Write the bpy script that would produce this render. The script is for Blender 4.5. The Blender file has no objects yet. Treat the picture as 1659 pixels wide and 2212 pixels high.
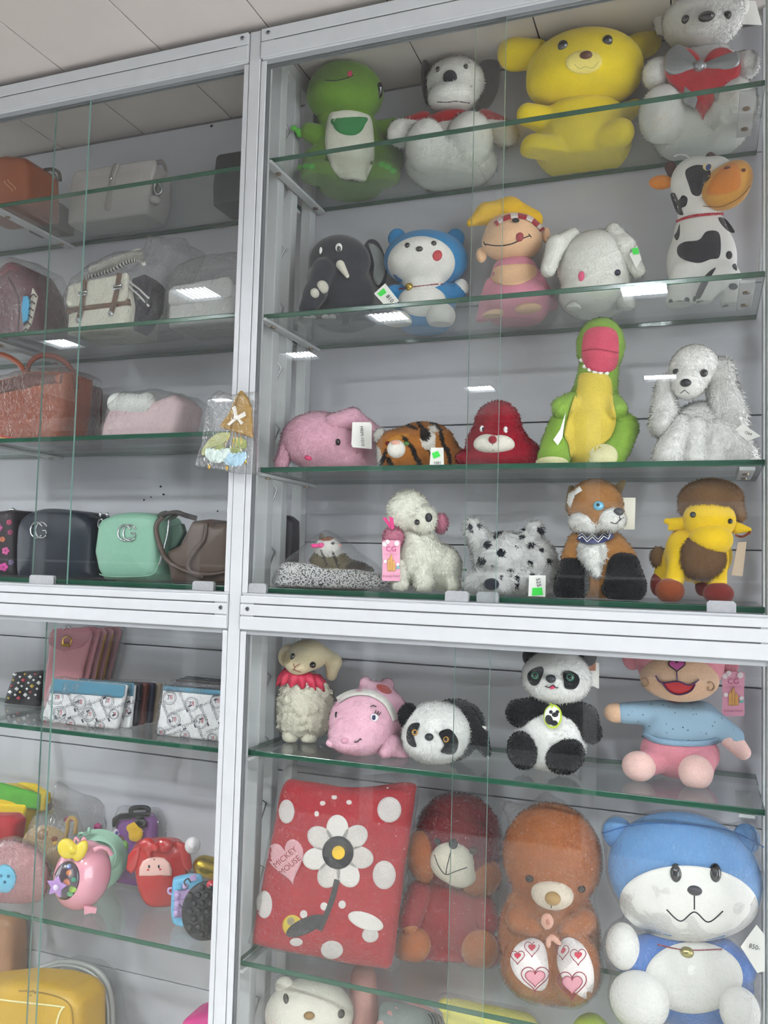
import bpy, bmesh, math, random
import numpy as np
from mathutils import Matrix, Vector

SC = bpy.context.scene
DEBUG = False
COL = SC.collection
rng = np.random.default_rng(7)
random.seed(7)

# ------------------------------------------------------------------ camera
CAM = np.array([0.0, -1.5, 1.55])          # eye height 1.55 m, 1.5 m in front of the glass
YAW, PITCH, ROLL, FPX = -0.3593745, 0.0601910, 0.0270625, 1843.342
W_PX, H_PX = 1659.0, 2212.0
_f = np.array([math.sin(YAW) * math.cos(PITCH), math.cos(YAW) * math.cos(PITCH), math.sin(PITCH)])
_r = np.array([math.cos(YAW), -math.sin(YAW), 0.0])
_u = np.cross(_r, _f)
_r2 = math.cos(ROLL) * _r + math.sin(ROLL) * _u
_u2 = -math.sin(ROLL) * _r + math.cos(ROLL) * _u
RC = np.array([_r2, _u2, _f])
cam_data = bpy.data.cameras.new('camera')
cam_data.sensor_fit = 'VERTICAL'
cam_data.sensor_height = 36.0
cam_data.sensor_width = 27.0
cam_data.lens = 36.0 * FPX / H_PX
cam_data.clip_start = 0.01
cam = bpy.data.objects.new('camera', cam_data)
COL.objects.link(cam)
M4 = Matrix(((_r2[0], _u2[0], -_f[0], CAM[0]), (_r2[1], _u2[1], -_f[1], CAM[1]), (_r2[2], _u2[2], -_f[2], CAM[2]), (0, 0, 0, 1)))
cam.matrix_world = M4
SC.camera = cam

# ------------------------------------------------------------------ world, exposure, lamps
SC.view_settings.view_transform = 'Standard'
SC.view_settings.look = 'None'
SC.view_settings.gamma = 1.0
SC.view_settings.use_curve_mapping = False
SC.view_settings.exposure = 1.10
SC.cycles.use_denoising = True
SC.cycles.max_bounces = 8
SC.cycles.adaptive_threshold = 0.035
SC.cycles.diffuse_bounces = 3
SC.cycles.glossy_bounces = 4
SC.cycles.transparent_max_bounces = 32
SC.cycles.caustics_reflective = False
SC.cycles.caustics_refractive = False
SC.cycles.sample_clamp_indirect = 4.0
world = bpy.data.worlds.new('shop_beyond')
SC.world = world
world.use_nodes = True
world.node_tree.nodes['Background'].inputs[0].default_value = (0.93, 0.96, 1.0, 1)
world.node_tree.nodes['Background'].inputs[1].default_value = 3.0
LAMP_GLOW = 200.0                  # radiance of its visible diffuser
CEIL_Z = 1.55 + 1.115
LAMPS = [(-1.955, -1.42), (-1.31, -1.96), (-0.222, -1.87), (-2.0, -2.49), (-1.29, -3.53), (-0.235, -3.45), (0.86, -1.9), (0.86, -3.4), (-3.1, -1.95), (-3.1, -3.5), (1.95, -1.95), (1.95, -3.5)]


# ------------------------------------------------------------------ colour and materials
def lin(c):
    if isinstance(c, str):
        c = c.replace('#', '')
        c = tuple(int(c[i:i + 2], 16) for i in (0, 2, 4))
    o = []
    for v in c[:3]:
        v = v / 255.0
        o.append(v / 12.92 if v <= 0.04045 else ((v + 0.055) / 1.055) ** 2.4)
    return tuple(o) + (1.0,)


_mats = {}
_args = {}


def new_mat(key):
    m = bpy.data.materials.new(key)
    m.use_nodes = True
    return m, m.node_tree.nodes, m.node_tree.links


def cloth(c, rough=0.9, sheen=0.2, bump=0.45, scale=420.0, var=0.12, attr=False, pile=False):
    """soft pile: procedural speckle, fine relief and sheen"""
    key = ('cloth', str(c), rough, sheen, bump, scale, var, attr, pile)
    if key in _mats:
        return _mats[key]
    m, N, Lk = new_mat('plush_fabric')
    b = N['Principled BSDF']
    b.inputs['Roughness'].default_value = rough
    b.inputs['Sheen Weight'].default_value = sheen
    b.inputs['Sheen Roughness'].default_value = 0.5
    b.inputs['Specular IOR Level'].default_value = 0.15
    tc = N.new('ShaderNodeTexCoord')
    nz = N.new('ShaderNodeTexNoise'); nz.inputs['Scale'].default_value = scale; nz.inputs['Detail'].default_value = 3
    n2 = N.new('ShaderNodeTexNoise'); n2.inputs['Scale'].default_value = 26; n2.inputs['Detail'].default_value = 3
    Lk.new(tc.outputs['Object'], nz.inputs['Vector']); Lk.new(tc.outputs['Object'], n2.inputs['Vector'])
    mx = N.new('ShaderNodeMix'); mx.data_type = 'RGBA'; mx.blend_type = 'MULTIPLY'; mx.inputs[0].default_value = 1.0
    mr = N.new('ShaderNodeMapRange'); mr.inputs[1].default_value = 0.3; mr.inputs[2].default_value = 0.7
    mr.inputs[3].default_value = 1.0 - var * 2; mr.inputs[4].default_value = 1.0 + var * 0.4
    add = N.new('ShaderNodeMath'); add.operation = 'ADD'
    ml = N.new('ShaderNodeMath'); ml.operation = 'MULTIPLY'; ml.inputs[1].default_value = 0.5
    Lk.new(nz.outputs[0], add.inputs[0]); Lk.new(n2.outputs[0], add.inputs[1]); Lk.new(add.outputs[0], ml.inputs[0])
    Lk.new(ml.outputs[0], mr.inputs[0])
    if attr:
        at = N.new('ShaderNodeAttribute'); at.attribute_name = 'Col'
        Lk.new(at.outputs['Color'], mx.inputs[6])
    else:
        mx.inputs[6].default_value = lin(c)
    Lk.new(mr.outputs[0], mx.inputs[7])
    Lk.new(mx.outputs[2], b.inputs['Base Color'])
    bp = N.new('ShaderNodeBump'); bp.inputs['Strength'].default_value = bump; bp.inputs['Distance'].default_value = 0.0015
    Lk.new(nz.outputs[0], bp.inputs['Height']); Lk.new(bp.outputs[0], b.inputs['Normal'])
    if pile:                               # tufts carry the normal of the cloth they grow from, on both their sides
        N.remove(bp)
        ge = N.new('ShaderNodeNewGeometry')
        m1 = N.new('ShaderNodeMath'); m1.operation = 'MULTIPLY_ADD'; m1.inputs[1].default_value = -2; m1.inputs[2].default_value = 1
        vm = N.new('ShaderNodeVectorMath'); vm.operation = 'SCALE'
        Lk.new(ge.outputs['Backfacing'], m1.inputs[0]); Lk.new(ge.outputs['Normal'], vm.inputs[0]); Lk.new(m1.outputs[0], vm.inputs['Scale'])
        Lk.new(vm.outputs[0], b.inputs['Normal'])
        b.inputs['Sheen Weight'].default_value = 0.0
        b.inputs['Specular IOR Level'].default_value = 0.0
    _args[m.name] = (c, rough, sheen, bump, scale, var, attr)
    _mats[key] = m
    return m


def pile_of(m):
    return cloth(*_args[m.name], True)


def plain(c, rough=0.45, metal=0.0, spec=0.5, bump=0.0, scale=60.0, var=0.0, coat=0.0, trans=0.0):
    key = ('plain', str(c), rough, metal, spec, bump, scale, var, coat)
    if key in _mats:
        return _mats[key]
    m, N, Lk = new_mat('surface')
    b = N['Principled BSDF']
    b.inputs['Base Color'].default_value = lin(c)
    b.inputs['Roughness'].default_value = rough
    b.inputs['Metallic'].default_value = metal
    b.inputs['Specular IOR Level'].default_value = spec
    b.inputs['Coat Weight'].default_value = coat
    if bump or var:
        tc = N.new('ShaderNodeTexCoord')
        nz = N.new('ShaderNodeTexNoise'); nz.inputs['Scale'].default_value = scale; nz.inputs['Detail'].default_value = 4
        Lk.new(tc.outputs['Object'], nz.inputs['Vector'])
        if bump:
            bp = N.new('ShaderNodeBump'); bp.inputs['Strength'].default_value = bump; bp.inputs['Distance'].default_value = 0.002
            Lk.new(nz.outputs[0], bp.inputs['Height']); Lk.new(bp.outputs[0], b.inputs['Normal'])
        if var:
            mx = N.new('ShaderNodeMix'); mx.data_type = 'RGBA'; mx.blend_type = 'MULTIPLY'; mx.inputs[0].default_value = 1.0
            mr = N.new('ShaderNodeMapRange'); mr.inputs[1].default_value = 0.3; mr.inputs[2].default_value = 0.7
            mr.inputs[3].default_value = 1.0 - var; mr.inputs[4].default_value = 1.0
            Lk.new(nz.outputs[0], mr.inputs[0]); mx.inputs[6].default_value = lin(c); Lk.new(mr.outputs[0], mx.inputs[7])
            Lk.new(mx.outputs[2], b.inputs['Base Color'])
    _mats[key] = m
    return m


def sheet(key, tint, base, power=5.0, rough=0.0, haze=0.0, bump=0.0, scale=40.0, gain=1.0):
    """clear sheet (glass or film): transparent + mirror by a Schlick curve, optional faint dust and crinkle relief"""
    k = ('sheet', key)
    if k in _mats:
        return _mats[k]
    m, N, Lk = new_mat(key)
    N.remove(N['Principled BSDF'])
    out = N['Material Output']
    tr = N.new('ShaderNodeBsdfTransparent'); tr.inputs[0].default_value = tuple(tint) + (1,)
    gl = N.new('ShaderNodeBsdfGlossy'); gl.inputs['Roughness'].default_value = rough
    lw = N.new('ShaderNodeLayerWeight'); lw.inputs['Blend'].default_value = 0.5
    pw = N.new('ShaderNodeMath'); pw.operation = 'POWER'; pw.inputs[1].default_value = power
    mr = N.new('ShaderNodeMapRange'); mr.inputs[3].default_value = base; mr.inputs[4].default_value = gain
    Lk.new(lw.outputs['Facing'], pw.inputs[0]); Lk.new(pw.outputs[0], mr.inputs[0])
    mix = N.new('ShaderNodeMixShader')
    Lk.new(mr.outputs[0], mix.inputs[0]); Lk.new(tr.outputs[0], mix.inputs[1]); Lk.new(gl.outputs[0], mix.inputs[2])
    last = mix
    if bump or haze:
        tc = N.new('ShaderNodeTexCoord')
        nz = N.new('ShaderNodeTexNoise'); nz.inputs['Scale'].default_value = scale; nz.inputs['Detail'].default_value = 3
        nz.inputs['Distortion'].default_value = 1.5 if bump else 0.0
        Lk.new(tc.outputs['Object'], nz.inputs['Vector'])
        if bump:
            bp = N.new('ShaderNodeBump'); bp.inputs['Strength'].default_value = bump; bp.inputs['Distance'].default_value = 0.006
            Lk.new(nz.outputs[0], bp.inputs['Height'])
            Lk.new(bp.outputs[0], gl.inputs['Normal']); Lk.new(bp.outputs[0], lw.inputs['Normal'])
        if haze:
            df = N.new('ShaderNodeBsdfDiffuse'); df.inputs[0].default_value = (0.85, 0.87, 0.87, 1)
            m2 = N.new('ShaderNodeMixShader')
            mr2 = N.new('ShaderNodeMapRange'); mr2.inputs[1].default_value = 0.35; mr2.inputs[2].default_value = 0.75
            mr2.inputs[3].default_value = haze * 0.5; mr2.inputs[4].default_value = haze * 1.6
            Lk.new(nz.outputs[0], mr2.inputs[0]); Lk.new(mr2.outputs[0], m2.inputs[0])
            Lk.new(mix.outputs[0], m2.inputs[1]); Lk.new(df.outputs[0], m2.inputs[2])
            last = m2
    Lk.new(last.outputs[0], out.inputs['Surface'])
    _mats[k] = m
    return m


def GLASS(): return sheet('door_glass', (0.982, 0.990, 0.986), 0.036, haze=0.003, scale=9.0)
def SHELFGLASS(): return sheet('shelf_glass', (0.965, 0.985, 0.974), 0.045)
def FILM(): return sheet('plastic_film', (0.97, 0.97, 0.97), 0.055, power=2.6, rough=0.05, haze=0.003, bump=1.0, scale=120.0, gain=0.55)
def FILM2(): return sheet('plastic_film_fine', (0.95, 0.95, 0.95), 0.06, power=2.6, rough=0.06, haze=0.008, bump=1.0, scale=85.0, gain=0.8)


# ------------------------------------------------------------------ objects
def tag(o, label=None, cat=None, group=None, kind=None):
    if label: o['label'] = label
    if cat: o['category'] = cat
    if group: o['group'] = group
    if kind: o['kind'] = kind
    return o


def mesh_obj(name, verts, faces, mat, parent=None, smooth=True, normals=None):
    me = bpy.data.meshes.new(name)
    me.from_pydata([tuple(map(float, v)) for v in verts], [], [tuple(int(i) for i in f) for f in faces])
    mats = mat if isinstance(mat, (list, tuple)) else [mat]
    for m in mats:
        me.materials.append(m)
    if smooth:
        me.polygons.foreach_set('use_smooth', [True] * len(me.polygons))
    if normals is not None:
        me.normals_split_custom_set_from_vertices([tuple(map(float, n)) for n in normals])
    o = bpy.data.objects.new(name, me)
    COL.objects.link(o)
    if parent is not None:
        o.parent = parent
    return o


def empty(name, loc, rz=0.0):
    o = bpy.data.objects.new(name, None)
    o.empty_display_size = 0.05
    COL.objects.link(o)
    o.location = loc
    o.rotation_euler = (0, 0, rz)
    return o


def box_bm(bm, x, y, z, bevel=0.0, seg=2):
    r = bmesh.ops.create_cube(bm, size=1.0)
    vs = r['verts']
    for v in vs:
        v.co = Vector((x[0] + (v.co.x + .5) * (x[1] - x[0]), y[0] + (v.co.y + .5) * (y[1] - y[0]), z[0] + (v.co.z + .5) * (z[1] - z[0])))
    if bevel:
        es = list({e for v in vs for e in v.link_edges})
        bmesh.ops.bevel(bm, geom=es, offset=bevel, segments=seg, affect='EDGES', profile=0.5)


def bm_obj(name, bm, mat, parent=None, smooth=False):
    me = bpy.data.meshes.new(name)
    bm.to_mesh(me); bm.free()
    for m in (mat if isinstance(mat, (list, tuple)) else [mat]):
        me.materials.append(m)
    if smooth:
        me.polygons.foreach_set('use_smooth', [True] * len(me.polygons))
    o = bpy.data.objects.new(name, me)
    COL.objects.link(o)
    if parent is not None:
        o.parent = parent
    return o


def box(name, x, y, z, mat, parent=None, bevel=0.0):
    bm = bmesh.new()
    box_bm(bm, x, y, z, bevel)
    return bm_obj(name, bm, mat, parent)


def sweep(pts, rad, n=10, flat=1.0, up=None, cap=True):
    """tube along points (numpy Nx3), rad scalar or list; flat squeezes the section along the second axis"""
    P = np.asarray(pts, float)
    m = len(P)
    rad = np.broadcast_to(np.asarray(rad, float), (m,))
    T_ = np.gradient(P, axis=0)
    T_ /= np.linalg.norm(T_, axis=1)[:, None] + 1e-12
    a = np.array(up if up is not None else (0.13, 0.2, 1.0), float)
    if abs(a @ T_[0]) > 0.95 * np.linalg.norm(a):
        a = np.array((1.0, 0.1, 0.0))
    vs = []
    for i in range(m):
        a = a - (a @ T_[i]) * T_[i]
        a /= np.linalg.norm(a)
        b = np.cross(T_[i], a)
        for k in range(n):
            t = 2 * math.pi * k / n
            vs.append(P[i] + rad[i] * (math.cos(t) * a + flat * math.sin(t) * b))
    fs = []
    for i in range(m - 1):
        for k in range(n):
            k2 = (k + 1) % n
            fs.append((i * n + k, i * n + k2, (i + 1) * n + k2, (i + 1) * n + k))
    if cap:
        fs.append(tuple(range(n - 1, -1, -1)))
        fs.append(tuple((m - 1) * n + k for k in range(n)))
    return vs, fs


def spline(pts, n=40, closed=False):
    P = np.asarray(pts, float)
    m = len(P)
    out = []
    segs = m if closed else m - 1
    per = max(2, int(math.ceil(n / segs)))
    for i in range(segs):
        if closed:
            p0, p1, p2, p3 = P[(i - 1) % m], P[i], P[(i + 1) % m], P[(i + 2) % m]
        else:
            p0, p1, p2, p3 = P[max(i - 1, 0)], P[i], P[i + 1], P[min(i + 2, m - 1)]
        for k in range(per):
            t = k / per
            out.append(0.5 * ((2 * p1) + (-p0 + p2) * t + (2 * p0 - 5 * p1 + 4 * p2 - p3) * t * t + (-p0 + 3 * p1 - 3 * p2 + p3) * t ** 3))
    if not closed:
        out.append(P[-1])
    return np.array(out)


def ellipse(cx, cy, rx, ry, rot=0.0, n=28):
    t = np.linspace(0, 2 * math.pi, n, endpoint=False)
    a = math.radians(rot)
    x, y = rx * np.cos(t), ry * np.sin(t)
    return np.stack([cx + x * math.cos(a) + y * math.sin(a), cy - x * math.sin(a) + y * math.cos(a)], 1)


def heart(cx, cy, w, h, rot=0.0, n=36):
    t = np.linspace(0, 2 * math.pi, n, endpoint=False)
    x = np.sin(t) ** 3
    y = -(13 * np.cos(t) - 5 * np.cos(2 * t) - 2 * np.cos(3 * t) - np.cos(4 * t)) / 16.0
    a = math.radians(rot)
    x, y = x * w / 2, (y - 0.1) * h / 1.85
    return np.stack([cx + x * math.cos(a) + y * math.sin(a), cy - x * math.sin(a) + y * math.cos(a)], 1)


def surface_nets(vol, org, h):
    """vertices and quads of the zero level of a signed volume"""
    nx, ny, nz = vol.shape
    s = vol < 0
    acc = np.zeros((nx - 1, ny - 1, nz - 1, 3)); cnt = np.zeros((nx - 1, ny - 1, nz - 1))
    for ax in range(3):
        d = [slice(None)] * 3
        lo = d.copy(); hi = d.copy()
        lo[ax] = slice(0, -1); hi[ax] = slice(1, None)
        va, vb = vol[tuple(lo)], vol[tuple(hi)]
        cr = (s[tuple(lo)] != s[tuple(hi)])
        with np.errstate(divide='ignore', invalid='ignore'):
            t = np.where(cr, va / (va - vb), 0.0)
        o1, o2 = [a for a in range(3) if a != ax]
        for i in (0, 1):
            for j in (0, 1):
                sl = [slice(None)] * 3
                n1, n2 = vol.shape[o1], vol.shape[o2]
                sl[o1] = slice(i, n1 - 1 + i); sl[o2] = slice(j, n2 - 1 + j)
                c = cr[tuple(sl)]; tt = t[tuple(sl)]
                cnt += c
                acc[..., ax] += np.where(c, tt, 0)
                acc[..., o1] += c * i
                acc[..., o2] += c * j
    act = cnt > 0
    idx = -np.ones(act.shape, int)
    idx[act] = np.arange(act.sum())
    I = np.argwhere(act)
    V = (I + acc[act] / cnt[act][:, None]) * h + org
    F = []
    for ax in range(3):
        o1, o2 = [(1, 2), (2, 0), (0, 1)][ax]
        lo = [slice(None)] * 3; hi = [slice(None)] * 3
        lo[ax] = slice(0, -1); hi[ax] = slice(1, None)
        a, b = s[tuple(lo)], s[tuple(hi)]
        E = np.argwhere(a != b)
        if not len(E):
            continue
        ok = (E[:, o1] > 0) & (E[:, o2] > 0) & (E[:, o1] < vol.shape[o1] - 1) & (E[:, o2] < vol.shape[o2] - 1)
        E = E[ok]
        sgn = a[tuple(E.T)]
        def at(d1, d2):
            Q = E.copy(); Q[:, o1] -= d1; Q[:, o2] -= d2
            return idx[tuple(Q.T)]
        q = np.stack([at(1, 1), at(0, 1), at(0, 0), at(1, 0)], 1)
        q[~sgn] = q[~sgn][:, ::-1]
        F.append(q)
    return V, np.concatenate(F)


_nd = rng.normal(size=(10, 3)); _nd /= np.linalg.norm(_nd, axis=1)[:, None]
_np = rng.uniform(0, 6.28, 10); _nk = rng.uniform(0.6, 1.7, 10)


def wob(P, freq):
    """smooth pseudo noise of points, about -1..1"""
    o = 0
    for d, p, k in zip(_nd, _np, _nk):
        o = o + np.sin((P @ d) * freq * k + p + 1.3 * np.sin((P @ np.roll(d, 1)) * freq * 0.7 * k + 2 * p))
    return o / 4.5


def px_ray(px, py):
    px = np.asarray(px, float); py = np.asarray(py, float)
    v = np.stack([(px - W_PX / 2) / FPX, -(py - H_PX / 2) / FPX, np.ones_like(px)], -1)
    return v @ RC


def at_plane(px, py, Y):
    d = px_ray(px, py)
    t = (Y - CAM[1]) / d[..., 1]
    return CAM + d * t[..., None]


def at_height(px, py, z):
    d = px_ray(px, py)
    t = (z - CAM[2]) / d[..., 2]
    return CAM + d * t[..., None]


def E(px, py, rx, ry, rd=None, dz=0, rot=0):
    return ('e', px, py, rx, ry, rd if rd is not None else min(rx, ry), dz, rot)


def C(x1, y1, z1, x2, y2, z2, r1, r2=None):
    return ('c', x1, y1, z1, x2, y2, z2, r1, r2 if r2 is not None else r1)


def PL(poly, half, dz=0, rnd=5, bulge=0, smooth=0):
    p = np.asarray(poly, float)
    if smooth:
        p = spline(p, smooth, True)
    return ('p', p, half, dz, rnd, bulge)


_text = {}


def text_geo(s):
    if s not in _text:
        cu = bpy.data.curves.new('lettering', 'FONT')
        cu.body = s; cu.size = 1.0; cu.align_x = 'CENTER'; cu.align_y = 'CENTER'; cu.resolution_u = 3
        o = bpy.data.objects.new('lettering', cu)
        COL.objects.link(o)
        dg = bpy.context.evaluated_depsgraph_get()
        me = bpy.data.meshes.new_from_object(o.evaluated_get(dg))
        v = np.array([tuple(q.co) for q in me.vertices])[:, :2]
        f = [tuple(p.vertices) for p in me.polygons]
        bpy.data.objects.remove(o); bpy.data.curves.remove(cu); bpy.data.meshes.remove(me)
        _text[s] = (v, f)
    return _text[s]


class Thing:
    """one thing, authored from points seen at its real depth on its shelf; local x right, y away, z up, origin at its base"""
    def __init__(s, name, label, cat, px, py, z, Y=None, face='view', group=None, lim=(0.07, 0.25)):
        if Y is None:
            Y = float(np.clip(at_height(px, py, z)[1], *lim))
        A = at_plane(px, py, Y)
        s.rz = -math.atan2(A[0] - CAM[0], A[1] - CAM[1]) if face == 'view' else float(face)
        s.org = np.array([A[0], Y, z])
        s.root = empty(name, s.org, s.rz)
        tag(s.root, label, cat, group)
        c, n = math.cos(s.rz), math.sin(s.rz)
        s.R = np.array([[c, n, 0], [-n, c, 0], [0, 0, 1.0]])      # world -> local rows
        s.camL = s.R @ (CAM - s.org)
        s.px0, s.py0, s.name = px, py, name
        s.s = 1.0
        a = s.L(px, py, 0); b = s.L(px + 1, py, 0); d = s.L(px, py + 1, 0)
        s.s = 0.5 * (np.linalg.norm(b - a) + np.linalg.norm(d - a))
        s.surf = []
        s.zfloor = 0.0014
        s.label = label

    def dirL(s, px, py):
        return px_ray(px, py) @ s.R.T

    def L(s, px, py, dz=0):
        d = s.dirL(px, py)
        y = -np.asarray(dz, float) * s.s
        t = (y - s.camL[1]) / d[..., 1]
        return s.camL + d * np.asarray(t)[..., None]

    def yspan(s, qs):
        lo, hi = s.bounds(qs, 0)
        return lo[1] + s.org[1], hi[1] + s.org[1]

    # ---- signed distance of primitives
    def prep(s, pr):
        if pr[0] == 'e':
            _, px, py, rx, ry, rd, dz, rot = pr
            c = s.L(px, py, dz)
            sx = np.linalg.norm(s.L(px + 1, py, dz) - c); sz = np.linalg.norm(s.L(px, py + 1, dz) - c)
            d = s.dirL(px, py)
            rdm = rd * s.s
            ax, az = rx * sx, ry * sz
            tx, tz = d[0] / d[1] * rdm, d[2] / d[1] * rdm
            a = math.radians(rot)
            w = abs(math.cos(a))
            ax = math.sqrt(max(ax * ax - (tx * tx * w + tz * tz * (1 - w)), (0.55 * ax) ** 2))
            az = math.sqrt(max(az * az - (tz * tz * w + tx * tx * (1 - w)), (0.55 * az) ** 2))
            return ('e', c, np.array([ax, rdm, az]), a)
        if pr[0] == 'c':
            _, x1, y1, z1, x2, y2, z2, r1, r2 = pr
            return ('c', s.L(x1, y1, z1), s.L(x2, y2, z2), r1 * s.s * 0.96, r2 * s.s * 0.96)
        if pr[0] == 'p':
            _, poly, half, dz, rnd, bulge = pr
            q = s.L(poly[:, 0], poly[:, 1], dz + half)
            return ('p', q[:, [0, 2]], -dz * s.s, half * s.s, rnd * s.s, bulge * s.s)

    @staticmethod
    def sdf1(q, P):
        if q[0] == 'e':
            _, c, r, a = q
            d = P - c
            ca, sa = math.cos(a), math.sin(a)
            x = d[..., 0] * ca + d[..., 2] * sa
            z = -d[..., 0] * sa + d[..., 2] * ca
            k0 = np.sqrt((x / r[0]) ** 2 + (d[..., 1] / r[1]) ** 2 + (z / r[2]) ** 2)
            k1 = np.sqrt((x / r[0] ** 2) ** 2 + (d[..., 1] / r[1] ** 2) ** 2 + (z / r[2] ** 2) ** 2)
            return k0 * (k0 - 1) / (k1 + 1e-9)
        if q[0] == 'c':
            _, a, b, r1, r2 = q
            ab = b - a
            t = np.clip(((P - a) @ ab) / (ab @ ab + 1e-12), 0, 1)
            return np.linalg.norm(P - a - t[..., None] * ab, axis=-1) - (r1 + (r2 - r1) * t)
        if q[0] == 'p':
            _, V, y0, half, rnd, bulge = q
            x, z = P[..., 0], P[..., 2]
            d = np.full(x.shape, 1e9); ins = np.zeros(x.shape, bool)
            n = len(V)
            for i in range(n):
                a, b = V[i], V[(i + 1) % n]
                e = b - a
                wx, wz = x - a[0], z - a[1]
                t = np.clip((wx * e[0] + wz * e[1]) / (e @ e + 1e-12), 0, 1)
                d = np.minimum(d, (wx - t * e[0]) ** 2 + (wz - t * e[1]) ** 2)
                c1 = (a[1] <= z) != (b[1] <= z)
                with np.errstate(divide='ignore', invalid='ignore'):
                    xi = a[0] + (z - a[1]) * e[0] / (e[1] if abs(e[1]) > 1e-12 else 1e-12)
                ins ^= c1 & (x < xi)
            d2 = np.sqrt(d) * np.where(ins, -1, 1)
            h = half + (bulge * np.sqrt(np.clip(-d2 / (np.abs(d2).max() * 0.25 + 1e-6 if False else 0.06), 0, 1)) if bulge else 0)
            w0 = d2 + rnd; w1 = np.abs(P[..., 1] - y0) - (h - rnd)
            return np.minimum(np.maximum(w0, w1), 0) + np.sqrt(np.maximum(w0, 0) ** 2 + np.maximum(w1, 0) ** 2) - rnd

    @staticmethod
    def union(qs, k, P):
        d = None
        for q in qs:
            e = Thing.sdf1(q, P)
            if d is None:
                d = e
            elif k <= 0:
                d = np.minimum(d, e)
            else:
                hh = np.clip(0.5 + 0.5 * (e - d) / k, 0, 1)
                d = e * (1 - hh) + d * hh - k * hh * (1 - hh)
        return d

    def lift(s, V):
        V = np.array(V); V[:, 2] = np.maximum(V[:, 2], s.zfloor)   # nothing reaches into the shelf it stands on
        return V

    def bounds(s, qs, pad):
        lo, hi = np.full(3, 1e9), np.full(3, -1e9)
        for q in qs:
            if q[0] == 'e':
                r = q[2].copy()
                if q[3]:
                    m = max(r[0], r[2]); r[0] = r[2] = m
                a, b = q[1] - r, q[1] + r
            elif q[0] == 'c':
                m = max(q[3], q[4])
                a, b = np.minimum(q[1], q[2]) - m, np.maximum(q[1], q[2]) + m
            else:
                V = q[1]
                hm = q[3] + q[5]
                a = np.array([V[:, 0].min(), q[2] - hm, V[:, 1].min()]); b = np.array([V[:, 0].max(), q[2] + hm, V[:, 1].max()])
            lo, hi = np.minimum(lo, a), np.maximum(hi, b)
        return lo - pad, hi + pad

    def blob(s, name, prims, mat, k=10, res=54, grow=0.0, noise=0.0, nfreq=60.0, target=True, parent=None, paint=None, base=None, snap=False, clip=True, limbs=()):
        """one continuous smooth surface over joined primitives"""
        qs = [s.prep(p) for p in prims]
        lq = [[s.prep(p) for p in (g if isinstance(g, list) else [g])] for g in limbs]   # limbs meet the trunk in a crease
        km = k * s.s
        lo, hi = s.bounds(qs + [q for g in lq for q in g], 0.006 + grow * s.s + km * 0.3)
        h = float((hi - lo).max() / res)
        n = np.ceil((hi - lo) / h).astype(int) + 2
        g = [lo[i] + h * np.arange(n[i]) for i in range(3)]
        P = np.stack(np.meshgrid(*g, indexing='ij'), -1)
        d = s.union(qs, km, P) - grow * s.s
        for g in lq:
            e = s.union(g, km, P)
            hh = np.clip(0.5 + 0.5 * (e - d) / (2.2 * s.s), 0, 1)
            d = e * (1 - hh) + d * hh - 2.2 * s.s * hh * (1 - hh)
        if noise:
            d = d + wob(P, nfreq) * noise * s.s
        if snap:
            zz = P[..., 2][d < 0]
            zmin = float(zz.min()) if len(zz) else 0.0
            s.gap = zmin
            if DEBUG: print('GAP %-16s %6.1f px  Y=%.3f auto=%.3f y %.3f..%.3f %s' % (s.name, zmin / s.s, s.org[1], at_height(s.px0, s.py0, s.org[2])[1], *s.yspan(qs), s.label[:40]))
            if zmin > 0.0:
                s.org[2] -= min(zmin, 0.05); s.zfloor = min(zmin, 0.05) + 0.0014
                s.root.location = s.org
                s.camL = s.R @ (CAM - s.org)
        if clip:
            d = np.maximum(d, s.zfloor - P[..., 2])
            if s.zfloor > 0: d = np.maximum(d, P @ s.R[:, 1] + s.org[1] - 0.3030)      # pressed against the wall
        V, F = surface_nets(d, lo, h)
        if clip: V[:, 2] = np.maximum(V[:, 2], s.zfloor)
        # pull the vertices on to the smooth level and drop grid steps
        o = mesh_obj(name, V, F, mat, parent or s.root)
        if target:
            s.surf.append((qs, km, grow * s.s))
            for g in lq: s.surf.append((g, km, 0.0))
        if paint is not None:
            s.color(o, V, paint, base)
        o_v = V
        s.last = (o, V, F)
        return o

    def color(s, o, V, paint, base):
        s.paint_fn = (paint, base)
        at = o.data.color_attributes.new('Col', 'FLOAT_COLOR', 'POINT')
        at.data.foreach_set('color', s.colors(V, paint, base).ravel())

    def project(s, V):
        w = V @ s.R + s.org - CAM
        c = w @ RC.T
        return c[:, 0] / c[:, 2] * FPX + W_PX / 2, -c[:, 1] / c[:, 2] * FPX + H_PX / 2

    def colors(s, V, paint, base):
        col = np.tile(np.array(lin(base)), (len(V), 1))
        X, Y = s.project(V)
        for (cx, cy, rx, ry, rot, c) in paint:
            a = math.radians(rot)
            dx, dy = X - cx, Y - cy
            u = dx * math.cos(a) - dy * math.sin(a); v = dx * math.sin(a) + dy * math.cos(a)
            rr = (u / rx) ** 2 + (v / ry) ** 2 + 0.18 * wob(V, 160)
            col[rr < 1] = lin(c)
        return col

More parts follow.
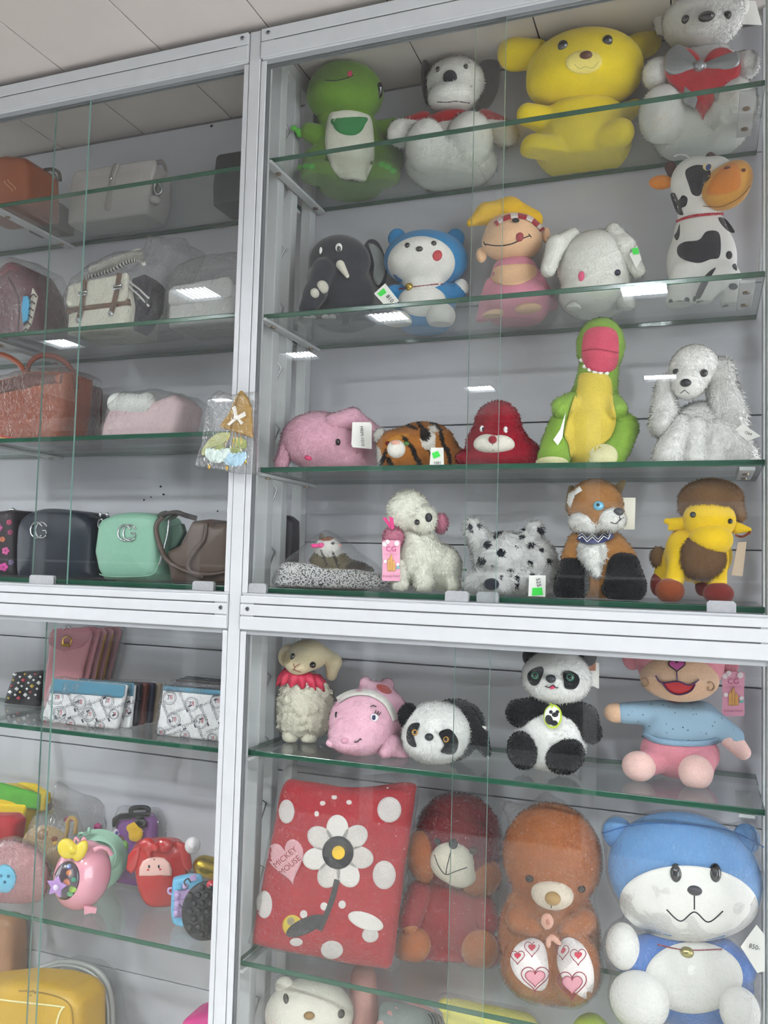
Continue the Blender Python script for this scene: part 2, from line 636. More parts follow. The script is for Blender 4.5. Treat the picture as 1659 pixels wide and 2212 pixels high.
    def fur(s, n, length, width=1.6, lie=0.5, mat=None, seed=1, of=None, jitter=0.5, down=0.3):
        """thousands of fine tapered tufts over the last surface, one part"""
        o, V, F = of or s.last
        n = int(n * 1.3); width *= 0.8
        r = np.random.default_rng(seed)
        a, b, c, d = (V[F[:, i]] for i in range(4))
        nn = np.cross(c - a, d - b)
        ar = np.linalg.norm(nn, axis=1) + 1e-12
        nn = nn / ar[:, None]
        i = r.choice(len(F), n, p=ar / ar.sum())
        u, v = r.random((2, n, 1))
        P = a[i] * (1 - u) * (1 - v) + b[i] * u * (1 - v) + c[i] * u * v + d[i] * (1 - u) * v
        N_ = nn[i]
        T_ = r.normal(size=(n, 3)) * jitter + np.array([0, 0, -down * 2])
        T_ -= (T_ * N_).sum(1, keepdims=True) * N_
        D = N_ * (1 - lie) + T_ * lie
        D /= np.linalg.norm(D, axis=1)[:, None]
        S_ = np.cross(D, N_ + 0.2 * r.normal(size=(n, 3)))
        S_ /= np.linalg.norm(S_, axis=1)[:, None] + 1e-9
        ln = length * s.s * (0.6 + 0.7 * r.random((n, 1))); w = width * s.s * 0.5
        P = P - N_ * 0.3 * ln * 0.2
        mid = P + D * ln * 0.55
        tip = P + D * ln + np.array([0, 0, -1]) * ln * 0.15
        verts = np.stack([P - S_ * w, P + S_ * w, mid + S_ * w * 0.8, mid - S_ * w * 0.8, tip], 1).reshape(-1, 3)
        verts[:, 2] = np.maximum(verts[:, 2], s.zfloor + 0.0004)
        k = np.arange(n)[:, None] * 5
        q = k + np.array([[0, 1, 2, 3]]); t = k + np.array([[3, 2, 4]])
        me = bpy.data.meshes.new('fur')
        me.vertices.add(len(verts)); me.vertices.foreach_set('co', verts.ravel())
        loops = np.concatenate([q, t], 1).ravel()
        me.loops.add(len(loops)); me.loops.foreach_set('vertex_index', loops)
        st = (np.arange(n)[:, None] * 7 + np.array([[0, 4]])).ravel()
        me.polygons.add(2 * n); me.polygons.foreach_set('loop_start', st)
        me.polygons.foreach_set('use_smooth', [True] * (2 * n))
        me.update(calc_edges=True)
        me.validate()
        N2 = N_ + 0.12 * r.normal(size=N_.shape); N2 /= np.linalg.norm(N2, axis=1)[:, None]
        me.normals_split_custom_set_from_vertices(np.repeat(N2, 5, 0).tolist())
        me.materials.append(pile_of(mat or o.data.materials[0]))
        f = bpy.data.objects.new('fur', me)
        COL.objects.link(f)
        f.parent = o
        f['kind'] = 'stuff'
        if 'Col' in o.data.color_attributes:
            at = me.color_attributes.new('Col', 'FLOAT_COLOR', 'POINT')
            cc = s.colors(np.repeat(P, 5, 0), *s.paint_fn)
            at.data.foreach_set('color', cc.ravel())
        return f

    def wrap(s, grow=5, k=34, noise=2.0, nfreq=80, mat=None, res=56, extra=(), name='plastic_wrap'):
        """a film bag drawn closely round everything built so far"""
        qs = [q for g in s.surf for q in g[0]] + [s.prep(p) for p in extra]
        km = k * s.s
        lo, hi = s.bounds(qs, 0.008 + grow * s.s + km * 0.3)
        h = float((hi - lo).max() / res)
        n = np.ceil((hi - lo) / h).astype(int) + 2
        P = np.stack(np.meshgrid(*[lo[i] + h * np.arange(n[i]) for i in range(3)], indexing='ij'), -1)
        d = s.union(qs, km, P) - grow * s.s + (wob(P, nfreq) * noise - np.abs(wob(P + 3.1, nfreq * 2.4)) * 2.4) * s.s
        d = np.maximum(d, s.zfloor - 0.0004 - P[..., 2])
        V, F = surface_nets(d, lo, h)
        V[:, 2] = np.maximum(V[:, 2], s.zfloor - 0.0004)
        return mesh_obj(name, V, F, mat or FILM(), s.root)

    # ---- putting things on the surface
    def hit(s, px, py, off=0.0):
        px = np.asarray(px, float); py = np.asarray(py, float)
        d = s.dirL(px, py)
        d = d / np.linalg.norm(d, axis=-1)[..., None]
        t0 = (-0.30 - s.camL[1]) / d[..., 1]
        t = t0.copy(); best = t0.copy(); bd = np.full(t.shape, 1e9)
        for _ in range(70):
            P = s.camL + d * t[..., None]
            v = None
            for qs, k, gr in s.surf:
                e = s.union(qs, k, P) - gr
                v = e if v is None else np.minimum(v, e)
            m = v < bd
            best = np.where(m, t, best); bd = np.where(m, v, bd)
            t = t + np.clip(np.where(v < 1e-5, 0, v * 0.85), 0, 0.05)
        return s.camL + d * (best - off)[..., None]

    def decal(s, poly, name, mat, off=0.0007, rings=5, smooth=0, c=None, parent=None, flat=None, skirt=0.003):
        p = np.asarray(poly, float)
        if smooth:
            p = spline(p, smooth, True)
        c = np.asarray(c if c is not None else p.mean(0), float)
        n = len(p)
        P2 = np.concatenate([c[None]] + [c + (p - c) * (r / rings) for r in range(1, rings + 1)])
        if flat is not None:
            V = s.L(P2[:, 0], P2[:, 1], flat)
            dd = V - s.camL; dd /= np.linalg.norm(dd, axis=1)[:, None]
            V = V - dd * off
        else:
            V = s.hit(P2[:, 0], P2[:, 1], off)
            # rim points that slipped off the silhouette stay near the rest
            med = np.median(np.linalg.norm(V - s.camL, axis=1))
        dd = V[-n:] - s.camL; dd /= np.linalg.norm(dd, axis=1)[:, None]
        V = s.lift(np.concatenate([V, V[-n:] + dd * skirt]))
        F = [(0, 1 + (i + 1) % n, 1 + i) for i in range(n)]
        for r in range(rings):
            a, b = 1 + r * n, 1 + (r + 1) * n
            F += [(a + i, a + (i + 1) % n, b + (i + 1) % n, b + i) for i in range(n)]
        area = 0.5 * np.sum(p[:, 0] * np.roll(p[:, 1], -1) - np.roll(p[:, 0], -1) * p[:, 1])
        if area < 0:
            F = [f[::-1] for f in F]
        return mesh_obj(name, V, F, mat, parent or s.root)

    def stroke(s, pts, w, name, mat, n=24, off=0.0010, parent=None, flat=None, taper=False, closed=False, straight=False):
        p = np.asarray(pts, float)
        if not straight:
            p = spline(p, n, closed)
        if closed:
            p = np.concatenate([p, p[:1]])
        t = np.gradient(p, axis=0); t /= np.linalg.norm(t, axis=1)[:, None] + 1e-9
        nr = np.stack([-t[:, 1], t[:, 0]], 1)
        ww = np.full(len(p), w / 2.0)
        if taper:
            ww = ww * (0.3 + 0.7 * np.sin(np.linspace(0, math.pi, len(p))))
        cols = [p + nr * ww[:, None] * f for f in (-1, 0, 1)]
        V = []
        for j, q in enumerate(cols):
            o_ = off + (0.0006 if j == 1 else 0)
            if flat is not None:
                v = s.L(q[:, 0], q[:, 1], flat)
                dd = v - s.camL; dd /= np.linalg.norm(dd, axis=1)[:, None]
                v = v - dd * o_
            else:
                v = s.hit(q[:, 0], q[:, 1], o_)
            V.append(v)
        m = len(p)
        e = []
        for j in (0, 2):
            dd = V[j] - s.camL; dd /= np.linalg.norm(dd, axis=1)[:, None]
            e.append(V[j] + dd * 0.003)
        V = s.lift(np.concatenate([e[0]] + V + [e[1]]))
        F = []
        for j in range(4):
            F += [(j * m + i, j * m + i + 1, (j + 1) * m + i + 1, (j + 1) * m + i) for i in range(m - 1)]
        return mesh_obj(name, V, F, mat, parent or s.root)

    def bead(s, px, py, rx, ry, name, mat, sink=0.35, rot=0, depth=None, parent=None, dz=None, n=14):
        """rounded button, eye or nose set on the surface"""
        c = s.hit(np.array(px), np.array(py)) if dz is None else s.L(px, py, dz)
        r = np.array([rx * s.s, (depth or min(rx, ry)) * s.s, ry * s.s])
        dd = c - s.camL; dd /= np.linalg.norm(dd)
        c = c - dd * r[1] * (1 - 2 * sink) * 0.5
        th = np.linspace(0, math.pi, n // 2 + 2)[1:-1]; ph = np.linspace(0, 2 * math.pi, n, endpoint=False)
        a = math.radians(rot)
        V = [(0, -1, 0)] + [(math.sin(t) * math.cos(f), -math.cos(t), math.sin(t) * math.sin(f)) for t in th for f in ph] + [(0, 1, 0)]
        V = np.array(V) * r
        x = V[:, 0] * math.cos(a) - V[:, 2] * math.sin(a); z = V[:, 0] * math.sin(a) + V[:, 2] * math.cos(a)
        V = np.stack([x, V[:, 1], z], 1)
        # face the eye along the look direction
        f = dd; rt = np.cross(f, (0, 0, 1.0)); rt /= np.linalg.norm(rt); up = np.cross(rt, f)
        V = s.lift(c + V[:, :1] * rt + V[:, 1:2] * f + V[:, 2:] * up)
        m = len(th)
        F = [(0, 1 + (i + 1) % n, 1 + i) for i in range(n)]
        for r_ in range(m - 1):
            a0, b0 = 1 + r_ * n, 1 + (r_ + 1) * n
            F += [(a0 + i, a0 + (i + 1) % n, b0 + (i + 1) % n, b0 + i) for i in range(n)]
        la = 1 + (m - 1) * n
        F += [(la + i, la + (i + 1) % n, la + n) for i in range(n)]
        return mesh_obj(name, V, F, mat, parent or s.root)

    def eye(s, px, py, r, mat, name='eye', **kw):
        return s.bead(px, py, r, r, name, mat, **kw)

    def card(s, poly, dz, thick, name, mat, parent=None, dzs=None):
        """flat card or label with its own thickness (pixels at its depth); dzs gives each corner its own depth"""
        p = np.asarray(poly, float)
        dd = np.asarray(dzs if dzs is not None else [dz] * len(p), float)
        V = [s.L(q[0], q[1], e) for q, e in zip(p, dd)]
        n = len(p)
        V0 = np.array(V); nrm = np.cross(V0[1] - V0[0], V0[2] - V0[0]); nrm /= np.linalg.norm(nrm)
        if nrm[1] > 0:
            nrm = -nrm
        B_ = V0 - nrm * thick * s.s
        V = s.lift(np.concatenate([V0, B_]))
        F = [tuple(range(n)), tuple(range(2 * n - 1, n - 1, -1))] + [(i, n + i, n + (i + 1) % n, (i + 1) % n) for i in range(n)]
        me = mesh_obj(name, V, F, mat, parent or s.root, smooth=False)
        bm = bmesh.new(); bm.from_mesh(me.data); bmesh.ops.recalc_face_normals(bm, faces=bm.faces); bm.to_mesh(me.data); bm.free()
        return me

    def tube(s, pts, r, name, mat, n=40, flat=1.0, seg=8, parent=None, closed=False, straight=False, up=None):
        P = np.array([s.L(a, b, c) for a, b, c in pts])
        if not straight:
            P = spline(P, n, closed)
        if closed:
            P = np.concatenate([P, P[:1]])
        V, F = sweep(P, r * s.s, seg, flat, up, cap=not closed)
        V = s.lift(np.array(V))
        return mesh_obj(name, V, F, mat, parent or s.root)

    def text(s, txt, px, py, h, rot, mat, name='lettering', flat=None, off=0.0012, parent=None, sx=1.0, shear=0.0):
        v, f = text_geo(txt)
        a = math.radians(rot)
        x = v[:, 0] * h * 1.4 * sx; y = v[:, 1] * h * 1.4
        x = x + shear * y
        X = px + x * math.cos(a) - y * math.sin(a); Y = py - x * math.sin(a) - y * math.cos(a)
        if flat is not None:
            if callable(flat):
                flat = flat(X, Y)
            V = s.L(X, Y, flat)
            dd = V - s.camL; dd /= np.linalg.norm(dd, axis=1)[:, None]
            V = V - dd * off
        else:
            V = s.hit(X, Y, off)
        V = s.lift(V)
        return mesh_obj(name, V, f, mat, parent or s.root, smooth=False)


def join_into(name, objs, mats, parent):
    """several little prints of one surface as a single part"""
    V, F, I, k = [], [], [], 0
    for o, mi in objs:
        me = o.data
        V += [tuple(v.co) for v in me.vertices]
        F += [tuple(i + k for i in p.vertices) for p in me.polygons]
        I += [mi] * len(me.polygons)
        k = len(V)
    for o, _ in objs:
        me = o.data
        bpy.data.objects.remove(o); bpy.data.meshes.remove(me)
    r = mesh_obj(name, V, F, mats, parent, smooth=False)
    r.data.polygons.foreach_set('material_index', I)
    return r
# ------------------------------------------------------------------ room shell
Z0 = 1.55                                   # heights below are measured from eye level
WHITE = plain('b8bbbe', 0.3, spec=0.5, bump=0.04, scale=30, var=0.05)
WHITE2 = plain('b8bbbc', 0.4, var=0.06, scale=20)
PANEL = plain('c0c0c6', 0.38, spec=0.4, var=0.05, scale=5)
CEILM = plain('c2bbb7', 0.42, spec=0.35, var=0.04, scale=6)
JOINT = plain('77757a', 0.8)
FLOORM = plain('d6d2ca', 0.25, var=0.12, scale=4)
DARK = plain('1c1c1f', 0.5)
STEEL = plain('a9abae', 0.32, metal=0.9, var=0.1, scale=90)
GREENEDGE = plain('174f3b', 0.18, spec=0.6, var=0.18, scale=14)
PANEEDGE = plain('6f8f86', 0.2, spec=0.6)
GREY = plain('8d9093', 0.5)


def plate(name, x, y, z, mat, parent=None, kind=None):
    o = box(name, x, y, z, mat, parent)
    if kind: o['kind'] = kind
    return o


plate('floor', (-8.2, 3.6), (-5.2, 0.36), (-0.1, 0.0), FLOORM, kind='structure')
ceil = plate('ceiling', (-8.2, 3.6), (-5.2, 0.36), (CEIL_Z + 0.012, CEIL_Z + 0.08), JOINT, kind='structure')
wallb = plate('wall_back', (-8.2, 3.6), (0.318, 0.40), (0, CEIL_Z + 0.012), JOINT, kind='structure')
wallf = plate('wall_front', (-8.2, 3.6), (-5.3, -5.2), (0, CEIL_Z + 0.012), plain('77736f', 0.6, var=0.1), kind='structure')
shared = None
for i in range(-11, 16):                    # ceiling boards run away from us, one joint every 0.265 m
    x0 = -1.390 + 0.265 * i
    if x0 < -4.4 or x0 > 2.6:
        continue
    o = box('plank', (0.0012, 0.2638), (-5.2, 0.318), (CEIL_Z, CEIL_Z + 0.012), CEILM, ceil, 0.0012) if shared is None else shared.copy()
    if shared is None: shared = o
    else:
        COL.objects.link(o)
    o.location = (x0, 0, 0)
shared = None
for k in range(-6, 5):                      # wall boards
    z1 = Z0 - 0.220 + 0.265 * k
    if shared is None:
        o = shared = box('plank', (-4.4, 2.6), (0.306, 0.318), (0.0013, 0.2637), PANEL, wallb, 0.0013)
    else:
        o = shared.copy(); COL.objects.link(o)
    o.location = (0, 0, z1)
    if z1 + 0.265 > CEIL_Z:
        o.scale = (1, 1, (CEIL_Z - z1) / 0.265)

for px, py, r in ((347, 1051, 2.2), (353, 1068, 2.0), (326, 1074, 1.4), (311, 1080, 1.8), (457, 272, 2.8), (470, 1104, 1.6)):   # fly specks on the boards
    w = at_plane(px, py, 0.3052)
    bm = bmesh.new()
    bmesh.ops.create_uvsphere(bm, u_segments=8, v_segments=6, radius=1.0, matrix=Matrix.Translation(w) @ Matrix.Diagonal((r * 0.0016, 0.0012, r * 0.0013, 1)))
    bm_obj('speck', bm, plain('1c1a18', 0.7), wallb, True)

# ------------------------------------------------------------------ ceiling lamps
EMIT, en, el = new_mat('lamp_diffuser')
en['Principled BSDF'].inputs['Emission Color'].default_value = (0.93, 0.97, 1.0, 1)
en['Principled BSDF'].inputs['Emission Strength'].default_value = LAMP_GLOW
en['Principled BSDF'].inputs['Base Color'].default_value = (0.8, 0.8, 0.8, 1)
lamp0 = None
LAMP_LABEL = ['square louvred ceiling lamp mirrored over the bagged plain white handbag', 'square louvred ceiling lamp mirrored at the feet of the blue round cat', 'square louvred ceiling lamp mirrored between the white rabbit and the cow', 'square louvred ceiling lamp mirrored under the elephant beside the ladder support', 'square louvred ceiling lamp mirrored small above the crimson plush', 'square louvred ceiling lamp mirrored small beside the head of the white spaniel']
for i, (lx, ly) in enumerate(LAMPS):
    if lamp0 is None:
        t = empty('ceiling_light', (0, 0, 0))
        bm = bmesh.new()
        for bx, by in (((-0.10, -0.085), (-0.09, 0.09)), ((0.085, 0.10), (-0.09, 0.09)), ((-0.085, 0.085), (-0.09, -0.078)), ((-0.085, 0.085), (0.078, 0.09))):
            box_bm(bm, bx, by, (-0.034, 0))
        bm_obj('frame', bm, WHITE, t)
        box('diffuser', (-0.085, 0.085), (-0.078, 0.078), (-0.018, -0.004), EMIT, t)
        for k in range(8):
            box('louver', (-0.0765 + k * 0.0215, -0.0755 + k * 0.0215), (-0.078, 0.078), (-0.0245, -0.0185), STEEL, t)
        lamp0 = t
    else:
        t = lamp0.copy(); COL.objects.link(t)
        for ch in lamp0.children:
            c = ch.copy(); COL.objects.link(c); c.parent = t
    t.location = (lx, ly, CEIL_Z)
    tag(t, LAMP_LABEL[i] if i < 6 else 'square white louvred ceiling lamp of the shop, behind the viewer', 'ceiling light', 'ceiling lamps of the shop')

# ------------------------------------------------------------------ display cabinet: white frame
PX0, PX1 = -0.890, -0.864                   # middle post
cab = empty('display_cabinet', (PX0, 0, 0))
tag(cab, 'white metal framed wall display cabinet with two tall shelved bays', 'display cabinet')


def cpart(name, x, y, z, mat=WHITE, bevel=0.002, parent=None):
    o = box(name, (x[0] - PX0, x[1] - PX0), y, z, mat, None, bevel)
    o.parent = parent or cab
    return o


ZT0, ZT1 = Z0 + 1.034, Z0 + 1.098           # top rail
ZM0, ZM1 = Z0 - 0.139, Z0 - 0.070           # middle rail
RX1 = 0.096
post = cpart('post', (PX0, PX1), (0.0, 0.034), (0.02, ZT1))
cpart('post', (RX1 + 0.022, RX1 + 0.057), (0.0, 0.034), (0.02, ZT1))
cpart('post', (-2.36, -2.325), (0.0, 0.034), (0.02, ZT1))
for z0, z1 in ((ZM1 + 0.004, ZT0), (0.25, ZM0)):
    for a, b in ((PX0 - 0.013, PX0 - 0.0012), (PX1 + 0.0012, PX1 + 0.014), (RX1, RX1 + 0.020)):
        cpart('side_channel', (a, b), (0.001, 0.0052), (z0, z1 - 0.003))
        cpart('side_channel', (a, b), (0.0212, 0.030), (z0, z1 - 0.003))
        for yy in (0.0116, 0.0200):
            cpart('channel_lip', (a, b), (yy, yy + 0.0012) if yy < 0.015 else (yy, 0.0212), (z0, z1 - 0.003), GREY, 0)


def rail(x, z, grooves):
    r = cpart('rail', x, (-0.001, 0.036), z, WHITE, 0.004)
    zz = [z[0]] + sorted(grooves) + [z[1]]
    # raised bands between the pressed grooves, tied at the ends
    for a, b in zip(zz[:-1], zz[1:]):
        q = box('rail_band', (x[0] - PX0 + 0.001, x[1] - PX0 - 0.001), (-0.0045, -0.0008), (a + 0.0012, b - 0.0012), WHITE, None, 0.0015)
        q.parent = r
    for g in grooves:
        q = box('groove', (x[0] - PX0 + 0.03, x[1] - PX0 - 0.03), (-0.0020, -0.0008), (g - 0.0012, g + 0.0012), plain('4c4e50', 0.7), None)
        q.parent = r
    return r


SCREW = plain('6d6f71', 0.4, metal=0.8)


def screw(p, x, z, y=-0.0046, r=0.0045):
    bm = bmesh.new()
    bmesh.ops.create_cone(bm, cap_ends=True, segments=16, radius1=r, radius2=r * 0.8, depth=0.002, matrix=Matrix.Translation((x - PX0, y - 0.001, z)) @ Matrix.Rotation(math.pi / 2, 4, 'X'))
    o = bm_obj('screw', bm, SCREW, p)
    s_ = box('slot', (x - PX0 - r * 0.7, x - PX0 + r * 0.7), (y - 0.0025, y - 0.0018), (z - 0.0006, z + 0.0006), DARK, None)
    s_.parent = p
    return o


for x, sx in (((-2.325, PX0 - 0.0015), -0.906), ((PX1 + 0.0015, RX1 + 0.020), -0.845)):
    r = rail(x, (ZT0, ZT1), [Z0 + 1.070])
    screw(r, sx, Z0 + 1.086)
    r = rail(x, (ZM0, ZM1), [Z0 - 0.087, Z0 - 0.111])
    screw(r, sx, Z0 - 0.097)
    x2 = (x[0], x[1])
    for zt in (ZT0 - 0.010, ZM0 - 0.009):    # the upper glazing tracks under each rail, lower tracks on it
        for yy in (0.004, 0.0125, 0.021):
            cpart('glazing_track', x2, (yy, yy + 0.0016), (zt, zt + 0.010), GREY, 0)
    cpart('glazing_track', x2, (0.003, 0.030), (ZM1 + 0.0002, ZM1 + 0.004), WHITE, 0)
for x in ((-2.325, PX0 - 0.0015), (PX1 + 0.0015, RX1 + 0.020)):
    rail(x, (0.20, 0.245), [0.222])

# ladder supports between and beside the bays
def ladder(x0, x1, ys, flip=False):
    for y in ys:
        cpart('upright', (x0, x1), (y, y + 0.028), (0.02, CEIL_Z - 0.004), WHITE2, 0.002)
    xm = (x0 + x1) / 2
    z = 0.3
    k = 0
    while z < CEIL_Z - 0.1:
        a = (xm - PX0, ys[0] + 0.028, z); b = (xm - PX0, ys[1], z + 0.055); 
        V, F = sweep([a, b, (xm - PX0, ys[0] + 0.028, z + 0.075)], 0.0022, 6)
        mesh_obj('rung', V, F, STEEL, cab)
        z += 0.135; k += 1


ladder(-0.891, -0.866, (0.100, 0.166, 0.262))
ladder(-2.325, -2.300, (0.100, 0.166, 0.262))
ladder(0.104, 0.129, (0.100, 0.166, 0.262))
for y in (0.14,):
    cpart('top_bar', (-0.8908, -0.8662), (0.03, 0.30), (CEIL_Z - 0.034, CEIL_Z - 0.004), WHITE2, 0.002)

SH = {'s1': 0.835, 's2': 0.503, 's3': 0.184, 's4': -0.072, 's5': -0.386, 's6': -0.796, 's7': -1.10}
LS = {'l1': 0.829, 'l2': 0.512, 'l3': 0.262, 'l4': -0.072, 'l5': -0.389, 'l6': -0.798, 'l7': -1.20}
TH = 0.011


def bracket(x0, x1, z, y0=0.022, y1=0.292):
    b = cpart('shelf_bracket', (x0, x1), (y0, y1), (z - 0.007, z - 0.0005), WHITE2, 0.001)
    for y in (y0 + 0.05, y1 - 0.035):
        bm = bmesh.new()
        bmesh.ops.create_cone(bm, cap_ends=True, segments=14, radius1=0.006, radius2=0.006, depth=0.003, matrix=Matrix.Translation(((x0 + x1) / 2 - PX0, y, z - 0.0085)))
        bm_obj('bolt', bm, plain('8a7d6c', 0.4, metal=0.7), b)


SHELF_LABEL = {
    's1': 'topmost glass shelf of the toy bay, under the yellow and green plush',
    's2': 'glass shelf under the elephant, banana hat and cow plush',
    's3': 'glass shelf under the pink sleeper, tiger and white spaniel plush',
    's4': 'glass base plate lying on the middle rail under the camel and poodle',
    's5': 'glass shelf under the lamb and the sitting panda',
    's6': 'glass shelf under the red polka dot pillow and bagged bears',
    's7': 'lowest glass shelf, below the bagged bears, under the white plush head',
    'l1': 'topmost glass shelf of the handbag bay under the grey satchel',
    'l2': 'glass shelf under the cream satchel with brown belts',
    'l3': 'glass shelf under the orange tote and bagged pink handbag',
    'l4': 'glass base plate lying on the middle rail under the green handbag',
    'l5': 'glass shelf under the printed wallets',
    'l6': 'glass shelf under the red and black silicone purses',
    'l7': 'lowest glass shelf, under the gold yellow bag',
}


def edged(name, x, y, z, glass, edge, bevel, label, cat, group):
    """glass plate: clear faces, tinted cut edges"""
    bm = bmesh.new()
    box_bm(bm, x, y, z, bevel, 2)
    wide = 1 if (y[1] - y[0]) < (z[1] - z[0]) else 2
    for f in bm.faces:
        f.material_index = 0 if abs(f.normal[wide]) > 0.9 else 1
    o = bm_obj(name, bm, [glass, edge])
    tag(o, label, cat, group)
    return o


for key, zz in list(SH.items()) + list(LS.items()):
    left = key[0] == 'l'
    x = (-2.29, -0.8935) if left else (-0.8625, 0.095)
    z = Z0 + zz
    if key in ('s4', 'l4'):
        z0, z1 = ZM1 + 0.0045, ZM1 + 0.0155
        (SH if not left else LS)[key] = z1 - Z0
    else:
        z0, z1 = z - TH / 2, z + TH / 2
        (SH if not left else LS)[key] = z1 - Z0
    edged('glass_shelf', x, (0.0372, 0.298), (z0, z1), SHELFGLASS(), GREENEDGE, 0.002, SHELF_LABEL[key], 'glass shelf', 'glass shelves')
    if key not in ('s4', 'l4'):
        if left:
            bracket(-0.914, -0.895, z0)
            bracket(-1.60, -1.576, z0)
        else:
            bracket(-0.861, -0.842, z0)
            bracket(0.055, 0.080, z0, 0.04, 0.20)
bpl = bmesh.new()
bmesh.ops.create_cone(bpl, cap_ends=True, segments=28, radius1=0.027, radius2=0.027, depth=0.004, matrix=Matrix.Translation((0.090 - PX0, 0.09, Z0 + 0.548)) @ Matrix.Rotation(math.pi / 2, 4, 'Y') @ Matrix.Rotation(0.0, 4, 'X'))
bm_obj('wall_disc', bpl, WHITE2, cab)

# the white cabinet across the aisle, seen only as a mirror image in the glass
opp = empty('display_cabinet', (-0.6, -3.0, 0))
tag(opp, 'white framed cabinet across the aisle, mirrored faintly in the glass doors', 'display cabinet')
for x in (-6.6, -5.4, -4.2, -3.0, -1.8, -0.58, 0.62, 1.84):
    o = box('post', (x + 0.6, x + 0.67), (-0.04, 0.0), (0, 2.46), WHITE, None, 0.003); o.parent = opp
for z0, z1 in ((1.83, 1.90), (2.38, 2.46), (0.0, 0.1)):
    o = box('rail', (-6.4, 2.67), (-0.042, 0.004), (z0, z1), WHITE, None, 0.003); o.parent = opp
o = box('back_panel', (-6.4, 2.67), (-0.40, -0.38), (0.0, 2.40), plain('6f6c70', 0.5, var=0.3, scale=3), None); o.parent = opp
for z in (0.5, 1.0, 1.5):
    o = box('shelf', (-6.4, 2.67), (-0.37, -0.06), (z, z + 0.012), WHITE2, None); o.parent = opp

# sliding glass doors
CLIP = plain('a9abae', 0.35, metal=0.25, var=0.15, scale=150)


def clip(door, x0, x1, y, z0, h=0.019):
    """bent metal clip round the pane foot"""
    bm = bmesh.new()
    c = 0.004
    prof = [(x0, z0), (x1, z0), (x1, z0 + h - c), (x1 - c, z0 + h), (x0 + c, z0 + h), (x0, z0 + h - c)]
    for yy0, yy1 in ((y[0] - 0.0020, y[0] - 0.0005), (y[1] + 0.0005, y[1] + 0.0020)):
        a = [bm.verts.new((px, yy0, pz)) for px, pz in prof]
        b = [bm.verts.new((px, yy1, pz)) for px, pz in prof]
        bm.faces.new(a); bm.faces.new(b[::-1])
        for i in range(6):
            bm.faces.new((a[i], b[i], b[(i + 1) % 6], a[(i + 1) % 6]))
    bmesh.ops.recalc_face_normals(bm, faces=bm.faces)
    o = bm_obj('clip', bm, CLIP)
    o.parent = door


YF, YB = (0.0064, 0.0112), (0.0146, 0.0194)
UZ = (ZM1 + 0.0046, ZT0 - 0.0004); LZ = (0.252, ZM0 - 0.0004)
DOORS = [
    ((PX1 + 0.004, -0.349), YF, UZ, 'upper left sliding glass pane of the toy bay beside the middle post', [(-0.8494, -0.810), (-0.442, -0.398)]),
    ((-0.410, RX1 + 0.012), YB, UZ, 'upper right sliding glass pane of the toy bay in front of the cow', [(-0.385, -0.345), (0.005, 0.050)]),
    ((PX1 + 0.004, -0.357), YF, LZ, 'lower left sliding glass pane in front of the lamb and red pillow', []),
    ((-0.424, RX1 + 0.012), YB, LZ, 'lower right sliding glass pane in front of the bagged bears', []),
    ((-2.318, -1.301), YF, UZ, 'upper left sliding glass pane of the bag bay in front of the tote', [(-1.402, -1.335)]),
    ((-1.405, PX0 - 0.006), YB, UZ, 'upper right sliding glass pane of the bag bay before the grey satchel', [(-0.985, -0.935)]),
    ((-2.318, -1.326), YF, LZ, 'lower left sliding glass pane in front of the patterned wallet', []),
    ((-1.358, PX0 - 0.006), YB, LZ, 'lower right sliding glass pane in front of the printed wallets', []),
]
for x, y, z, lab, clips in DOORS:
    d = edged('sliding_glass_door', x, y, z, GLASS(), PANEEDGE, 0, lab, 'glass door', 'sliding glass doors')
    for a, b in clips:
        clip(d, a, b, y, z[0])
# ------------------------------------------------------------------ toys
# ------------------------------------------------------------------ shared little materials
BLACKB = plain('0b0b0d', 0.08, spec=0.6, coat=0.6)
INK = plain('17171c', 0.75)
NAVY = cloth('1b1e28', 0.85, 0.2)
WHT = cloth('f2f0ea')
CARD = plain('f1f0ea', 0.55, spec=0.3)
STICK = plain('35e04a', 0.5)
REDC = cloth('b01022', 0.8, 0.3)
PINKT = plain('d0345c', 0.6)
PEACH = cloth('efc29a')


def price(t, poly, dz, txt=None, sticker=None, rot=0, dzs=None, name='price_tag', h=7, mat=None):
    c = t.card(poly, dz, 1.2, name, mat or CARD, dzs=dzs)
    p = np.asarray(poly, float).mean(0)
    if sticker is not None:
        t.card(sticker, dz + 1.4, 0.5, 'sticker', STICK, parent=c)
    if txt:
        q = p if sticker is None else p + np.array([0, 6])
        for k, line in enumerate(txt if isinstance(txt, list) else [txt]):
            t.text(line[0], line[1], line[2], line[3], line[4], INK, flat=dz + 1.6, parent=c)
    return c


S1, S2, S3, S4, S5, S6, S7 = (Z0 + SH[k] for k in ('s1', 's2', 's3', 's4', 's5', 's6', 's7'))
L1, L2, L3, L4, L5, L6, L7 = (Z0 + LS[k] for k in ('l1', 'l2', 'l3', 'l4', 'l5', 'l6', 'l7'))

